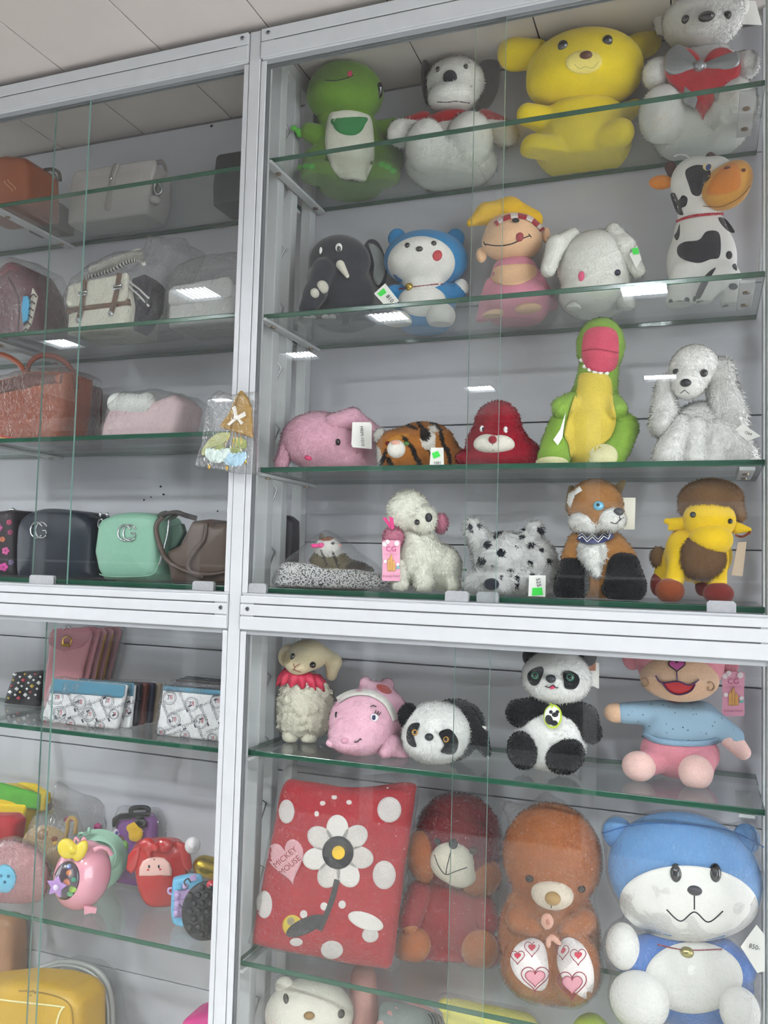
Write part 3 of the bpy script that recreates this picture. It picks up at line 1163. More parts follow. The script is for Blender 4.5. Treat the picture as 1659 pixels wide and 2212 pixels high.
# 1 green dragon plush
G = cloth('628a2a'); G2 = cloth('4fae35'); G3 = cloth('2f8a4a')
t = Thing('dinosaur_plush', 'green plush dinosaur with white belly and a green chest patch, on the top shelf', 'plush toy', 757, 428, S1, Y=0.235)
t.blob('body', [E(755, 325, 78, 88, 62), E(755, 385, 82, 50, 66, -4), E(756, 412, 62, 22, 60, 0), E(747, 258, 62, 40, 50, 10)], G, k=10, res=60, snap=True,
       limbs=[[C(805, 325, 10, 838, 345, 5, 32, 36)], [C(705, 335, 10, 686, 350, 8, 32, 34)], [E(688, 376, 41, 32, 36, 44)], [E(826, 376, 40, 34, 36, 40)], [C(705, 300, 12, 668, 285, 24, 28, 20)], [C(812, 285, 0, 850, 268, 0, 24, 14)]])
t.blob('head', [E(747, 202, 82, 72, 66, 16), E(738, 214, 72, 50, 60, 34)], G, k=20, res=46)
t.decal([(710, 250), (730, 240), (757, 238), (785, 244), (802, 256), (808, 300), (808, 345), (797, 375), (786, 398), (770, 404), (752, 400), (735, 386), (715, 358), (702, 310)], 'belly_patch', cloth('dcdccb'), smooth=60, off=0.004, rings=8)
pk = t.decal([(717, 257), (790, 253), (788, 270), (780, 284), (765, 292), (745, 291), (729, 284), (720, 272)], 'chest_patch', G3, smooth=40, off=0.0055, c=(753, 268))
t.stroke([(702, 173), (725, 174), (748, 169), (763, 162)], 2.2, 'mouth', INK)
t.decal(ellipse(756, 159, 5, 6.5, -20), 'tongue', PINKT, off=0.0015)
t.bead(820, 195, 7, 16, 'eye', BLACKB, depth=5)
for cx, cy in ((642, 283), (645, 291), (633, 277)): t.bead(cx + 2, cy, 7, 6, 'claw', G2, depth=5)
for cx, cy in ((650, 362), (662, 359), (673, 360), (826, 355), (838, 360), (849, 369)): t.bead(cx, cy, 8, 6, 'claw', G2, depth=5)

# 2 white dog in a red shirt
WD = cloth('eceae4', var=0.06)
t = Thing('dog_plush', 'white plush dog with dark ears in a red shirt, beside the green dinosaur', 'plush toy', 975, 410, S1, Y=0.25)
t.blob('body', [E(975, 356, 98, 64, 84, -12), E(980, 300, 62, 62, 54, -6)], WD, k=8, res=60, snap=True, limbs=[E(921, 316, 45, 60, 44, 46), E(1014, 303, 51, 63, 46, 42), [C(905, 285, 0, 866, 288, 14, 26, 30)], [C(1050, 270, -6, 1092, 290, 4, 22, 27)]])
t.fur(5000, 6, 1.6, 0.5)
t.blob('head', [E(984, 180, 62, 58, 54, 6), E(975, 212, 50, 36, 42, 26)], WD, k=22, res=42)
t.fur(3000, 5, 1.6, 0.5)
t.blob('shirt', [E(980, 272, 66, 36, 56, 0), C(915, 262, 0, 884, 272, 6, 22, 20), C(1045, 258, -6, 1078, 272, 0, 22, 22)], cloth('a8141f'), k=10, res=44)
t.blob('ear', [E(1052, 178, 27, 62, 18, -14, -8)], cloth('1d1d1f'), res=30)
t.blob('ear', [E(921, 178, 11, 52, 14, -6, 6)], cloth('1d1d1f'), res=30)
t.bead(972, 168, 15, 15, 'nose', NAVY, depth=9)
t.stroke([(944, 220), (965, 221), (985, 219), (1015, 223)], 2.0, 'mouth', INK)
t.bead(946, 150, 5, 6, 'eye', BLACKB, depth=4); t.bead(1006, 144, 5, 6, 'eye', BLACKB, depth=4)

# 3 yellow plush
Y = cloth('efd41f', var=0.07); Y2 = cloth('f6e27a')
t = Thing('bear_plush', 'big bright yellow plush with long side ears, on the top shelf', 'plush toy', 1250, 386, S1, Y=0.252)
t.blob('body', [E(1258, 310, 106, 88, 90, -16), E(1258, 255, 92, 50, 66), E(1205, 387, 60, 14, 22, 0)], Y, k=14, res=62, snap=True, limbs=[[C(1196, 326, 40, 1154, 321, 58, 32, 31)], [C(1312, 300, 46, 1340, 287, 58, 32, 30)], [C(1180, 260, 22, 1140, 248, 34, 30, 25)], [C(1340, 250, 0, 1372, 232, 0, 26, 18)]])
t.blob('head', [E(1262, 152, 126, 92, 84, 16), E(1258, 180, 118, 62, 80, 22)], Y, k=22, res=52)
t.blob('ear', [C(1160, 118, 4, 1112, 118, 0, 32, 34), E(1110, 112, 34, 38, 16, 0)], Y, k=14, res=36)
t.blob('ear', [C(1366, 108, -20, 1400, 90, -34, 30, 28), E(1394, 94, 34, 34, 16, -34)], Y, k=14, res=36)
t.decal(ellipse(1261, 134, 40, 26, 4), 'muzzle', Y2, off=0.0015)
t.bead(1266, 120, 13, 9, 'nose', plain('5a3420', 0.4), depth=7)
t.stroke([(1240, 138), (1252, 148), (1266, 144), (1280, 147), (1292, 134)], 2.4, 'mouth', INK)
t.eye(1216, 99, 11, BLACKB, depth=6); t.eye(1312, 88, 11, BLACKB, depth=6)

# 4 white bear with heart
t = Thing('bear_plush', 'white plush bear holding a red heart tied with a silver bow, on the top shelf', 'plush toy', 1515, 345, S1, Y=0.25)
WB = cloth('f0eeea', var=0.03)
t.blob('body', [E(1512, 276, 104, 84, 84, -14), E(1520, 170, 78, 80, 56)], WB, k=9, res=62, snap=True, limbs=[E(1432, 248, 52, 66, 44, 52), E(1584, 236, 54, 70, 46, 52), [C(1452, 160, 20, 1422, 160, 46, 36, 35)], [C(1585, 150, 20, 1610, 142, 44, 34, 30)]])
t.fur(9000, 5.5, 1.7, 0.65, down=0.2)
t.blob('head', [E(1518, 42, 88, 74, 66, 10), E(1526, 62, 52, 44, 44, 42)], WB, k=14, res=48)
t.fur(5000, 5, 1.7, 0.65, down=0.2)
t.blob('ear', [E(1432, 44, 20, 32, 14, 4)], WB, res=24)
t.fur(700, 6)
t.blob('ear', [E(1604, 20, 20, 32, 14, 4)], WB, res=24)
t.bead(1526, 36, 17, 11, 'nose', BLACKB, depth=9); t.eye(1481, 42, 9, BLACKB, rot=20); t.eye(1571, 33, 9, BLACKB)
hp = heart(1518, 170, 168, 160)
t.blob('heart', [PL(hp, 18, 66, 12, 10)], cloth('c01226', 0.6, 0.5), res=52)
SILV = plain('9a9da0', 0.3, metal=0.55, bump=0.3, scale=160)
b = t.blob('bow', [PL([(1508, 138), (1470, 95), (1440, 112), (1436, 148), (1462, 160)], 5, 86, 4, 6, 30), PL([(1516, 140), (1560, 118), (1594, 112), (1596, 138), (1560, 152)], 5, 86, 4, 6, 30), PL([(1500, 145), (1478, 185), (1474, 220), (1500, 236), (1520, 180), (1514, 145)], 3, 85, 2), PL([(1514, 145), (1535, 180), (1545, 220), (1562, 216), (1552, 170), (1526, 140)], 3, 85, 2), E(1511, 142, 12, 13, 10, 92)], SILV, k=2, res=60)
t.card([(1592, 0), (1632, 2), (1646, 54), (1604, 52)], 14, 1.2, 'price_tag', CARD)
# ------------------------------------------------------------------ second shelf
# elephant
EL = cloth('2b2f38', 0.8, 0.35)
t = Thing('elephant_plush', 'charcoal plush elephant with white tusk and pale lined ears, on the second shelf', 'plush toy', 735, 712, S2)
t.blob('body', [E(742, 640, 68, 72, 60), E(735, 565, 66, 58, 56, 6), E(740, 690, 64, 30, 54)], EL, k=10, res=60, snap=True, limbs=[[C(700, 585, 44, 680, 635, 60, 28, 23), C(680, 635, 60, 664, 668, 56, 23, 19)], E(670, 698, 28, 24, 30, 46), E(712, 696, 27, 26, 30, 50), E(784, 698, 30, 28, 34, 42)])
t.blob('ear', [E(815, 572, 20, 52, 12, -14, 10), E(802, 550, 20, 34, 12, -10)], EL, k=8, res=34)
t.decal([(796, 526), (812, 530), (826, 548), (833, 580), (826, 606), (816, 616), (806, 600), (808, 570), (802, 545)], 'ear_lining', cloth('8f9593'), smooth=40)
t.blob('ear', [E(674, 592, 10, 22, 10, 4, -20)], cloth('8f9593'), res=22)
e = t.bead(732, 535, 7.5, 9.5, 'eye', plain('e8e8e4', 0.2), depth=5); t.bead(732, 537, 4.5, 5.5, 'pupil', BLACKB, parent=None, depth=3, dz=66)
t.bead(693, 542, 3.5, 8, 'eye', plain('e8e8e4', 0.2), depth=3)
t.blob('tusk', [C(735, 572, 58, 750, 596, 70, 10, 5)], cloth('e6e2d2'), k=2, res=24)
for cx, cy, r in ((697, 620, 12), (680, 633, 9)): t.bead(cx, cy, r, r * 1.15, 'bow_loop', cloth('cfcbbd'), depth=8, rot=30)
for cx, cy in ((662, 690), (675, 688), (703, 686), (718, 686)): t.bead(cx, cy, 8, 7, 'toenail', cloth('b9bab4'), depth=5)

# blue round cat
BL = cloth('2f86c0'); WB2 = cloth('eeece6')
t = Thing('cat_plush', 'small blue and white round plush cat sticking out its tongue, on the second shelf', 'plush toy', 918, 731, S2, lim=(0.07, 0.25))
t.blob('body', [E(918, 655, 66, 66, 54), E(918, 690, 60, 40, 52), C(965, 640, 4, 990, 628, 10, 20, 20), C(870, 640, 4, 850, 634, 10, 20, 20)], BL, k=10, res=46, snap=True)
t.blob('head', [E(920, 562, 91, 66, 70, 8)], BL, res=46)
for sx, r in ((858, -10), (984, 10)): t.blob('ear', [E(sx, 515, 20, 22, 10, 6)], BL, res=22)
t.decal(ellipse(910, 568, 73, 58, 0, 44), 'face', WB2, off=0.0025)
t.decal(ellipse(912, 650, 52, 34, 0, 36), 'belly', WB2, off=0.002)
t.blob('foot', [E(859, 697, 31, 27, 28, 50)], WB2, res=28); t.blob('foot', [E(952, 683, 32, 30, 28, 50)], WB2, res=28)
t.blob('hand', [E(995, 622, 17, 20, 17, 12)], WB2, res=22)
t.stroke([(852, 558), (870, 572), (893, 575), (915, 570), (940, 570), (955, 560), (964, 546)], 2.6, 'mouth', INK)
t.decal(ellipse(945, 552, 10, 12, -20), 'tongue', plain('b01828', 0.5), off=0.004)
t.eye(880, 530, 6, BLACKB); t.eye(937, 526, 6, BLACKB); t.bead(906, 538, 8, 6, 'nose', BLACKB)
t.stroke([(906, 545), (906, 570)], 2.2, 'mouth', INK, straight=True)
t.stroke([(861, 624), (890, 620), (930, 615), (958, 613)], 3, 'collar', plain('7c1f2c', 0.5), off=0.002)
t.bead(884, 620, 9, 9, 'bell', plain('b79a4a', 0.25, metal=0.9), depth=9)
price(t, [(830, 612), (832, 640), (846, 655), (861, 648), (856, 636), (832, 611)][:0] or [(808, 634), (832, 612), (862, 650), (838, 668)], 56, [('810', 842, 645, 9, -50)], [(815, 634), (829, 622), (835, 632), (822, 641)])

# monkey with a banana cap
PK = cloth('d98ba0')
t = Thing('monkey_plush', 'pink plush monkey wearing a yellow banana cap with a striped band', 'plush toy', 1117, 711, S2, lim=(0.07, 0.24))
t.blob('body', [E(1115, 655, 74, 60, 58), E(1112, 590, 50, 42, 42), C(1060, 615, 4, 1040, 690, 12, 14, 13), C(1160, 600, -10, 1196, 660, -16, 15, 11)], PK, k=14, res=50, snap=True)
t.decal([(1060, 598), (1072, 577), (1110, 570), (1150, 572), (1160, 590), (1142, 606), (1110, 616), (1075, 613)], 'chest', PEACH, smooth=40, off=0.002)
t.blob('head', [E(1106, 522, 66, 47, 54, 14), E(1108, 495, 58, 36, 48, 8)], PEACH, k=16, res=42)
t.blob('ear', [E(1040, 551, 12, 17, 10, 6)], PEACH, res=20); t.blob('ear', [E(1180, 508, 9, 18, 8, 4)], PEACH, res=20)
t.blob('banana_cap', [C(1016, 482, 6, 1050, 462, 6, 9, 24), C(1050, 462, 6, 1100, 458, 4, 24, 32), C(1100, 458, 4, 1150, 476, 0, 32, 24)], cloth('e8b81c'), k=8, res=48)
p = spline([(1070, 484), (1085, 473), (1115, 465), (1145, 472), (1165, 488), (1172, 498)], 40)
for i in range(9):
    a, b = p[int(i * (len(p) - 1) / 9)], p[int((i + 1) * (len(p) - 1) / 9)]
    t.stroke([a, (a + b) / 2, b], 11, 'headband', cloth('a81c2e') if i % 2 == 0 else cloth('e6d8d2'), n=6, off=0.004, straight=True)
t.stroke([(1046, 527), (1075, 531), (1105, 527), (1130, 515), (1145, 509)], 2.4, 'mouth', INK)
t.stroke([(1044, 522), (1049, 531)], 2, 'mouth', INK, straight=True); t.stroke([(1142, 505), (1148, 513)], 2, 'mouth', INK, straight=True)
t.decal(ellipse(1123, 512, 8, 10, -15), 'tongue', plain('8e1526', 0.5), off=0.002)
t.decal(ellipse(1114, 476, 8, 5), 'eye', INK, off=0.005)
t.blob('foot', [E(1065, 680, 24, 12, 20, 52, 12)], PEACH, res=24); t.blob('foot', [E(1141, 666, 30, 12, 20, 54, 3)], PEACH, res=24)

# white rabbit
WR = cloth('f3f2ea', var=0.03)
t = Thing('rabbit_plush', 'round white plush rabbit with drooping ears and a pink nose, second shelf', 'plush toy', 1285, 693, S2, lim=(0.07, 0.235))
t.blob('body', [E(1287, 575, 84, 78, 68), E(1285, 640, 78, 52, 62)], WR, k=14, res=56, snap=True, limbs=[E(1238, 672, 18, 20, 20, 58), E(1352, 656, 20, 20, 20, 44), E(1262, 690, 22, 12, 20, 52), E(1345, 690, 24, 12, 20, 40)])
t.fur(9000, 4, 1.6, 0.65)
t.blob('ear', [C(1238, 508, 14, 1202, 530, 40, 16, 21), C(1202, 530, 40, 1184, 582, 46, 21, 17)], WR, k=10, res=36); t.fur(1800, 4, 1.6, 0.6)
t.blob('ear', [C(1325, 500, 26, 1348, 535, 34, 18, 24), C(1348, 535, 34, 1378, 585, 30, 24, 16)], WR, k=10, res=36); t.fur(1800, 4, 1.6, 0.6)
t.bead(1256, 597, 7, 11, 'nose', plain('e0577f', 0.4), depth=6); t.eye(1334, 589, 7, plain('20263f', 0.15), name='eye')
price(t, [(1360, 550), (1376, 530), (1386, 560), (1374, 580)], 60, None, [(1364, 537), (1378, 534), (1381, 548), (1368, 550)])

# cow
CW = cloth('e9e7e2', 0.7, 0.25, var=0.05); BK = cloth('20222c', 0.75, 0.25); OR = cloth('d89a3c', 0.7, 0.3); OR2 = cloth('d9822a', 0.7, 0.3); BRN = cloth('4d3230')
t = Thing('cow_plush', 'black and white spotted plush cow with orange muzzle and red chain collar', 'plush toy', 1512, 675, S2, lim=(0.07, 0.24))
t.blob('body', [E(1515, 565, 76, 92, 60), E(1512, 500, 56, 52, 46), C(1480, 590, 40, 1466, 650, 46, 30, 28), C(1555, 590, 34, 1520, 640, 48, 27, 22), C(1575, 600, 10, 1580, 655, 12, 26, 24), E(1466, 668, 29, 24, 28, 44)], CW, k=12, res=58, snap=True)
t.blob('head', [E(1500, 392, 52, 54, 44, 8), C(1505, 430, 4, 1510, 470, 0, 42, 48), E(1545, 375, 38, 38, 36, 20)], CW, k=18, res=46)
t.blob('muzzle', [E(1568, 405, 56, 48, 46, 38, 35), E(1592, 380, 32, 34, 34, 40)], OR, k=16, res=40)
t.decal([(1527, 418), (1535, 392), (1560, 362), (1590, 352), (1600, 380), (1595, 408), (1560, 420)], 'muzzle_top', OR2, smooth=40)
t.bead(1571, 363, 7, 4, 'nostril', plain('6b3218', 0.6), depth=3); t.bead(1606, 368, 5, 4, 'nostril', plain('6b3218', 0.6), depth=3)
t.stroke([(1518, 445), (1560, 446), (1600, 425), (1622, 400)], 1.6, 'mouth', plain('8a5a20', 0.7))
t.blob('ear', [E(1428, 394, 27, 16, 12, 8, -8)], OR2, res=26); t.blob('horn', [C(1454, 374, 0, 1448, 360, 0, 13, 13)], BRN, res=22); t.blob('horn', [C(1544, 349, 0, 1534, 338, -4, 12, 10)], BRN, res=22)
t.tube([(1490, 345, 4), (1482, 336, 4), (1468, 334, 4), (1456, 338, 4)], 2, 'forelock', CW)
ey = t.bead(1529, 361, 11, 8, 'eye', plain('e9d8a0', 0.3), rot=-20, depth=6); t.bead(1530, 361, 7, 7, 'iris', plain('1d3c8c', 0.1), depth=8, rot=-20); t.bead(1532, 360, 3, 3, 'pupil', BLACKB, depth=9)
SP = [[(1480, 372), (1492, 360), (1512, 356), (1532, 364), (1534, 382), (1520, 400), (1512, 422), (1496, 420), (1488, 400)],
      [(1448, 420), (1458, 418), (1464, 434), (1474, 422), (1485, 428), (1482, 444), (1472, 450), (1476, 464), (1464, 462), (1456, 446)],
      [(1464, 532), (1480, 522), (1510, 518), (1526, 500), (1550, 500), (1557, 520), (1554, 555), (1535, 560), (1510, 568), (1480, 562), (1464, 550)],
      [(1552, 470), (1566, 472), (1580, 488), (1587, 502), (1574, 500), (1558, 484)],
      [(1468, 484), (1462, 500), (1456, 510), (1462, 519), (1468, 508)], list(map(tuple, ellipse(1575, 551, 7, 9))),
      [(1546, 578), (1530, 588), (1516, 606), (1502, 640), (1512, 644), (1526, 618), (1538, 594)], list(map(tuple, ellipse(1584, 619, 10, 7))),
      [(1582, 572), (1590, 570), (1592, 584), (1584, 580)]]
for q in SP: t.decal(q, 'spot', BK, smooth=40)
for q in (ellipse(1449, 654, 5, 8), ellipse(1469, 653, 8, 4), ellipse(1484, 648, 6, 6), ellipse(1500, 646, 4, 6), ellipse(1512, 654, 8, 4), ellipse(1567, 676, 7, 4)): t.decal(q, 'hoof_spot', BK)
p = spline([(1463, 478), (1480, 471), (1500, 466), (1530, 463), (1560, 462)], 26)
for i, q in enumerate(p[::1]): t.bead(q[0], q[1], 4, 3.2, 'collar_bead', plain('b01a30', 0.3), depth=4, rot=30 if i % 2 else -30, n=8)
# ------------------------------------------------------------------ third shelf
# pink sleeper
PP = cloth('e0aabc', var=0.06)
t = Thing('elephant_plush', 'pale pink furry plush lying down with long floppy ears and a black eye', 'plush toy', 700, 1012, S3, Y=0.15)
t.blob('body', [E(690, 952, 82, 62, 60, 20), E(745, 962, 70, 52, 58, 0), E(740, 992, 75, 34, 60, 0)], PP, k=14, res=52, snap=True)
t.fur(6000, 6, 1.5, 0.55)
t.blob('ear', [C(628, 935, 26, 608, 1000, 30, 16, 15)], PP, res=34); t.fur(1400, 6, 1.5, 0.55)
t.blob('ear', [C(718, 912, 56, 760, 905, 50, 18, 22), C(760, 905, 50, 803, 935, 40, 22, 20)], PP, k=10, res=36); t.fur(1600, 6, 1.5, 0.55)
t.bead(730, 955, 5.5, 7.5, 'eye', BLACKB); t.bead(666, 989, 8, 5.5, 'nose', plain('d8406e', 0.35), rot=-15)
pr = price(t, [(761, 912), (800, 912), (803, 917), (803, 970), (762, 966), (759, 960)], 84)
t.text('MRM-1010', 782, 942, 7, -85, INK, flat=86, parent=pr)

# tiger
TG = cloth('b5722e'); TB = cloth('1f1a18')
t = Thing('tiger_plush', 'orange plush tiger with dark stripes lying beside the pink sleeper', 'plush toy', 895, 1010, S3, Y=0.14)
t.blob('body', [E(915, 962, 70, 50, 58, 0), E(945, 985, 60, 30, 50, 0), E(865, 968, 52, 42, 46, 36), E(860, 995, 44, 20, 40, 36)], cloth('b5722e', attr=True), k=12, res=52, snap=True, base='b5722e',
       paint=[(815, 985, 10, 26, 10, 'e8e2d8'), (860, 945, 26, 5, 20, 'c98a34'), (828, 990, 5, 20, -20, '1f1a18'), (843, 1000, 6, 16, 20, '1f1a18'), (884, 960, 5, 26, 40, '1f1a18'), (897, 985, 5, 28, 25, '1f1a18'), (915, 930, 5, 30, 35, '1f1a18'),
              (905, 1000, 6, 14, 10, '1f1a18'), (930, 975, 5, 28, 20, '1f1a18'), (955, 950, 5, 30, 15, '1f1a18'), (970, 985, 5, 22, 10, '1f1a18'), (888, 922, 16, 4, -20, '1f1a18'), (940, 920, 20, 4, -35, '1f1a18'), (925, 950, 16, 22, 0, 'e8e2d8'), (918, 938, 12, 14, 0, '1f1a18')])
t.fur(6000, 6, 1.5, 0.6)
t.blob('muzzle', [E(856, 970, 20, 20, 20, 80)], cloth('e9e5dc'), res=26)
t.bead(854, 956, 9, 5, 'nose', plain('d8a08c', 0.4))
for (x, y) in ((821, 940), (934, 935)): t.blob('ear', [E(x, y, 12, 15, 9, 40)], cloth('e9e5dc'), res=22); t.fur(500, 6)
t.bead(837, 958, 5, 5, 'eye', plain('6a1414', 0.1)); t.bead(878, 958, 6, 5, 'eye', plain('4d7a3c', 0.1))
price(t, [(931, 967), (958, 967), (959, 1004), (928, 1004)], 80, [('1081', 945, 1000, 6, 0)], [(933, 979), (946, 974), (952, 985), (937, 991)])

# red rabbit
RR = cloth('a3162c', var=0.08)
t = Thing('rabbit_plush', 'crimson furry plush with white cheeks and long flat ears, third shelf', 'plush toy', 1075, 1008, S3, Y=0.13)
t.blob('body', [E(1075, 915, 48, 48, 44, 4), E(1074, 958, 66, 50, 54, 8), E(1076, 990, 92, 26, 58, 0), E(1130, 980, 38, 30, 44, 0)], RR, k=14, res=52, snap=True)
t.fur(7000, 7, 1.5, 0.55)
t.blob('muzzle', [E(1048, 956, 26, 18, 22, 52, 15), E(1087, 957, 26, 17, 22, 52, -15), E(1066, 966, 30, 14, 22, 52)], cloth('e8e2d6'), k=10, res=34)
t.bead(1064, 950, 9, 9, 'nose', cloth('a02636')); t.stroke([(1064, 959), (1065, 974)], 1.8, 'mouth', INK, straight=True)
for x, y in ((1041, 927), (1092, 929)):
    t.bead(x, y, 5, 8, 'eye', plain('e8e8e8', 0.15)); t.bead(x + 2, y, 3, 5, 'pupil', BLACKB, depth=5)

# croc dinosaur
CG_ = cloth('8fb648'); CY = cloth('ddc552'); CC = cloth('e7e3b0')
t = Thing('dinosaur_plush', 'tall lime green plush dinosaur with yellow belly and wide open pink mouth', 'plush toy', 1268, 1022, S3, Y=0.15)
t.blob('body', [E(1280, 905, 62, 90, 56), E(1285, 960, 75, 60, 62), C(1284, 860, 0, 1294, 790, 6, 50, 44)], CG_, k=10, res=62, snap=True, limbs=[[C(1235, 868, 36, 1214, 880, 50, 22, 24)], [C(1325, 872, 34, 1334, 884, 46, 22, 22)], [C(1215, 920, 20, 1200, 965, 44, 32, 34), E(1197, 988, 37, 24, 30, 54)], [C(1345, 925, 14, 1332, 965, 44, 36, 32), E(1310, 992, 40, 26, 30, 56)]])
t.fur(7000, 5, 1.4, 0.6)
t.blob('head', [E(1297, 748, 52, 62, 50, 14)], CG_, res=44); t.fur(2500, 5, 1.4, 0.6)
t.decal([(1252, 808), (1285, 806), (1318, 816), (1325, 870), (1331, 905), (1322, 940), (1300, 965), (1292, 1000), (1240, 1000), (1228, 960), (1219, 935), (1233, 880), (1246, 840)], 'belly_patch', CY, smooth=60, off=0.004, rings=7)
t.decal([(1262, 720), (1280, 707), (1316, 707), (1334, 722), (1337, 760), (1333, 790), (1318, 803), (1295, 803), (1268, 795), (1257, 772), (1257, 745)], 'mouth', cloth('cf5068'), smooth=50, off=0.005)
t.stroke([(1258, 758), (1290, 754), (1335, 762)], 2, 'mouth_seam', cloth('a83850'), off=0.007)
for x, y in ((1257, 778), (1264, 792), (1274, 799), (1285, 804), (1297, 806), (1310, 806)): t.bead(x, y, 6, 5, 'tooth', plain('ecebe4', 0.5))
t.decal(ellipse(1303, 986, 32, 27, 10), 'foot_pad', CC, off=0.006); t.decal(ellipse(1192, 998, 35, 12, 0), 'foot_pad', CC, off=0.006)
t.card([(1222, 890), (1215, 945), (1205, 962), (1195, 950), (1210, 928)], 86, 1.2, 'price_tag', CARD)

# white spaniel
WS = cloth('f6f4f0', var=0.03)
t = Thing('dog_plush', 'fluffy white plush spaniel with long ears sitting at the right end', 'plush toy', 1515, 1010, S3, Y=0.13)
t.blob('body', [E(1515, 935, 70, 66, 56), E(1510, 975, 92, 40, 58)], WS, k=14, res=54, noise=1.5, nfreq=140, snap=True, limbs=[[C(1475, 930, 34, 1448, 985, 50, 36, 38)], [C(1560, 940, 34, 1600, 985, 44, 42, 36)], [C(1505, 925, 52, 1502, 990, 60, 24, 26)], [C(1545, 930, 48, 1548, 990, 54, 22, 26)]])
t.fur(9000, 9, 1.8, 0.7)
t.blob('head', [E(1500, 795, 54, 50, 50, 20), E(1487, 828, 38, 34, 36, 44)], WS, k=16, res=44); t.fur(4000, 6, 1.6, 0.65)
t.blob('ear', [C(1440, 830, 22, 1434, 915, 30, 22, 32)], WS, res=36, noise=2, nfreq=140); t.fur(3000, 11, 1.8, 0.7)
t.blob('ear', [C(1556, 800, 12, 1575, 910, 22, 30, 40)], WS, res=36, noise=2, nfreq=140); t.fur(4500, 11, 1.8, 0.7)
t.eye(1460, 803, 7, BLACKB); t.eye(1520, 806, 9, BLACKB); t.bead(1481, 827, 12, 9, 'nose', plain('23262e', 0.3)); t.stroke([(1469, 850), (1479, 843), (1489, 851)], 2, 'mouth', INK, straight=True)
tg = t.card([(1586, 929), (1605, 915), (1643, 942), (1614, 953)], 70, 1.2, 'price_tag', CARD); t.text('1264', 1616, 936, 6, -20, INK, flat=71.6, parent=tg)

# ------------------------------------------------------------------ base of the upper bay
# bagged kitten on a speckled rug
t = Thing('kitten_figure', 'toy kitten asleep on a speckled grey rug inside a clear bag', 'toy', 715, 1274, S4, Y=0.13)
rug = plain('a9a8a6', 0.95)
m, N_, K_ = new_mat('speckled_rug'); b_ = N_['Principled BSDF']; b_.inputs['Roughness'].default_value = 0.95
tc = N_.new('ShaderNodeTexCoord'); nz = N_.new('ShaderNodeTexNoise'); nz.inputs['Scale'].default_value = 330; cr = N_.new('ShaderNodeValToRGB')
cr.color_ramp.elements[0].position = 0.42; cr.color_ramp.elements[0].color = lin('3c3c3e'); cr.color_ramp.elements[1].position = 0.5; cr.color_ramp.elements[1].color = lin('c8c6c4')
K_.new(tc.outputs['Object'], nz.inputs['Vector']); K_.new(nz.outputs[0], cr.inputs[0]); K_.new(cr.outputs[0], b_.inputs['Base Color'])
t.blob('rug', [PL([(604, 1222), (640, 1215), (820, 1240), (828, 1272), (610, 1270), (600, 1245)], 50, 0, 12, 6, 40)], m, res=56, snap=True, noise=1.0, nfreq=200)
kb = cloth('6e6448', attr=True)
t.blob('body', [E(712, 1213, 42, 27, 32, 24), E(770, 1225, 38, 12, 20, 14, -12), E(725, 1225, 50, 18, 30, 22), E(708, 1183, 28, 22, 24, 40)], kb, k=8, res=44, base='6e6448',
       paint=[(712, 1180, 36, 22, 0, 'ece8e2'), (705, 1163, 16, 6, 0, 'a5623a'), (775, 1224, 30, 12, 0, '4a4038'), (700, 1205, 3, 20, 20, '3c3424'), (725, 1210, 3, 20, 20, '3c3424'), (712, 1232, 30, 4, 0, 'd8d0c4')])
t.fur(3500, 5, 1.3, 0.6)
t.blob('ear', [E(695, 1160, 6, 9, 5, 42)], cloth('5a5146'), res=16)
t.bead(719, 1174, 4, 3, 'eye', BLACKB); t.bead(734, 1178, 4, 3, 'nose', plain('d88a80', 0.4))
t.blob('bow', [E(680, 1179, 9, 5, 5, 60), E(694, 1178, 8, 6, 5, 60)], plain('e8308a', 0.5), k=2, res=22)
t.blob('plastic_bag', [PL([(585, 1262), (600, 1225), (640, 1190), (690, 1148), (720, 1150), (780, 1195), (830, 1235), (836, 1274), (640, 1277)], 54, 6, 16, 8, 50)], FILM(), res=48, noise=2.5, nfreq=70, target=False)

# white poodle
PO = cloth('f0eede', var=0.03)
PKF = cloth('e58fa8')
t = Thing('poodle_plush', 'cream white plush poodle with pink ear pompoms and a pink card tag', 'plush toy', 915, 1276, S4, Y=0.12)
t.blob('body', [E(908, 1208, 52, 60, 48, 6), E(955, 1225, 40, 48, 42, -10), E(900, 1160, 34, 30, 32, 8)], PO, k=9, res=56, noise=1.2, nfreq=150, snap=True, limbs=[[C(864, 1220, 28, 864, 1262, 34, 18, 20)], [C(912, 1220, 34, 915, 1260, 42, 20, 23)], [C(965, 1235, 4, 976, 1262, 12, 22, 18)]])
t.fur(7000, 7, 1.6, 0.5)
t.blob('head', [E(882, 1108, 46, 48, 42, 8), E(912, 1122, 32, 32, 32, 34)], PO, k=10, res=42, noise=1.0, nfreq=150); t.fur(3500, 6, 1.6, 0.5)
t.blob('ear_pompom', [E(850, 1160, 21, 22, 20, 28)], PKF, res=26, noise=1.2, nfreq=150); t.fur(1500, 7)
t.blob('ear_pompom', [E(952, 1130, 14, 20, 14, -6)], PKF, res=24); t.fur(900, 7)
t.bead(901, 1128, 6, 6.5, 'eye', BLACKB); t.bead(926, 1118, 8, 10, 'nose', plain('1b1d24', 0.25))
RIB = plain('d02a78', 0.5)
t.card([(826, 1118), (834, 1118), (846, 1134), (842, 1142)], 56, 2, 'ribbon', RIB); t.card([(840, 1116), (849, 1118), (852, 1140), (846, 1145)], 58, 2, 'ribbon', RIB)


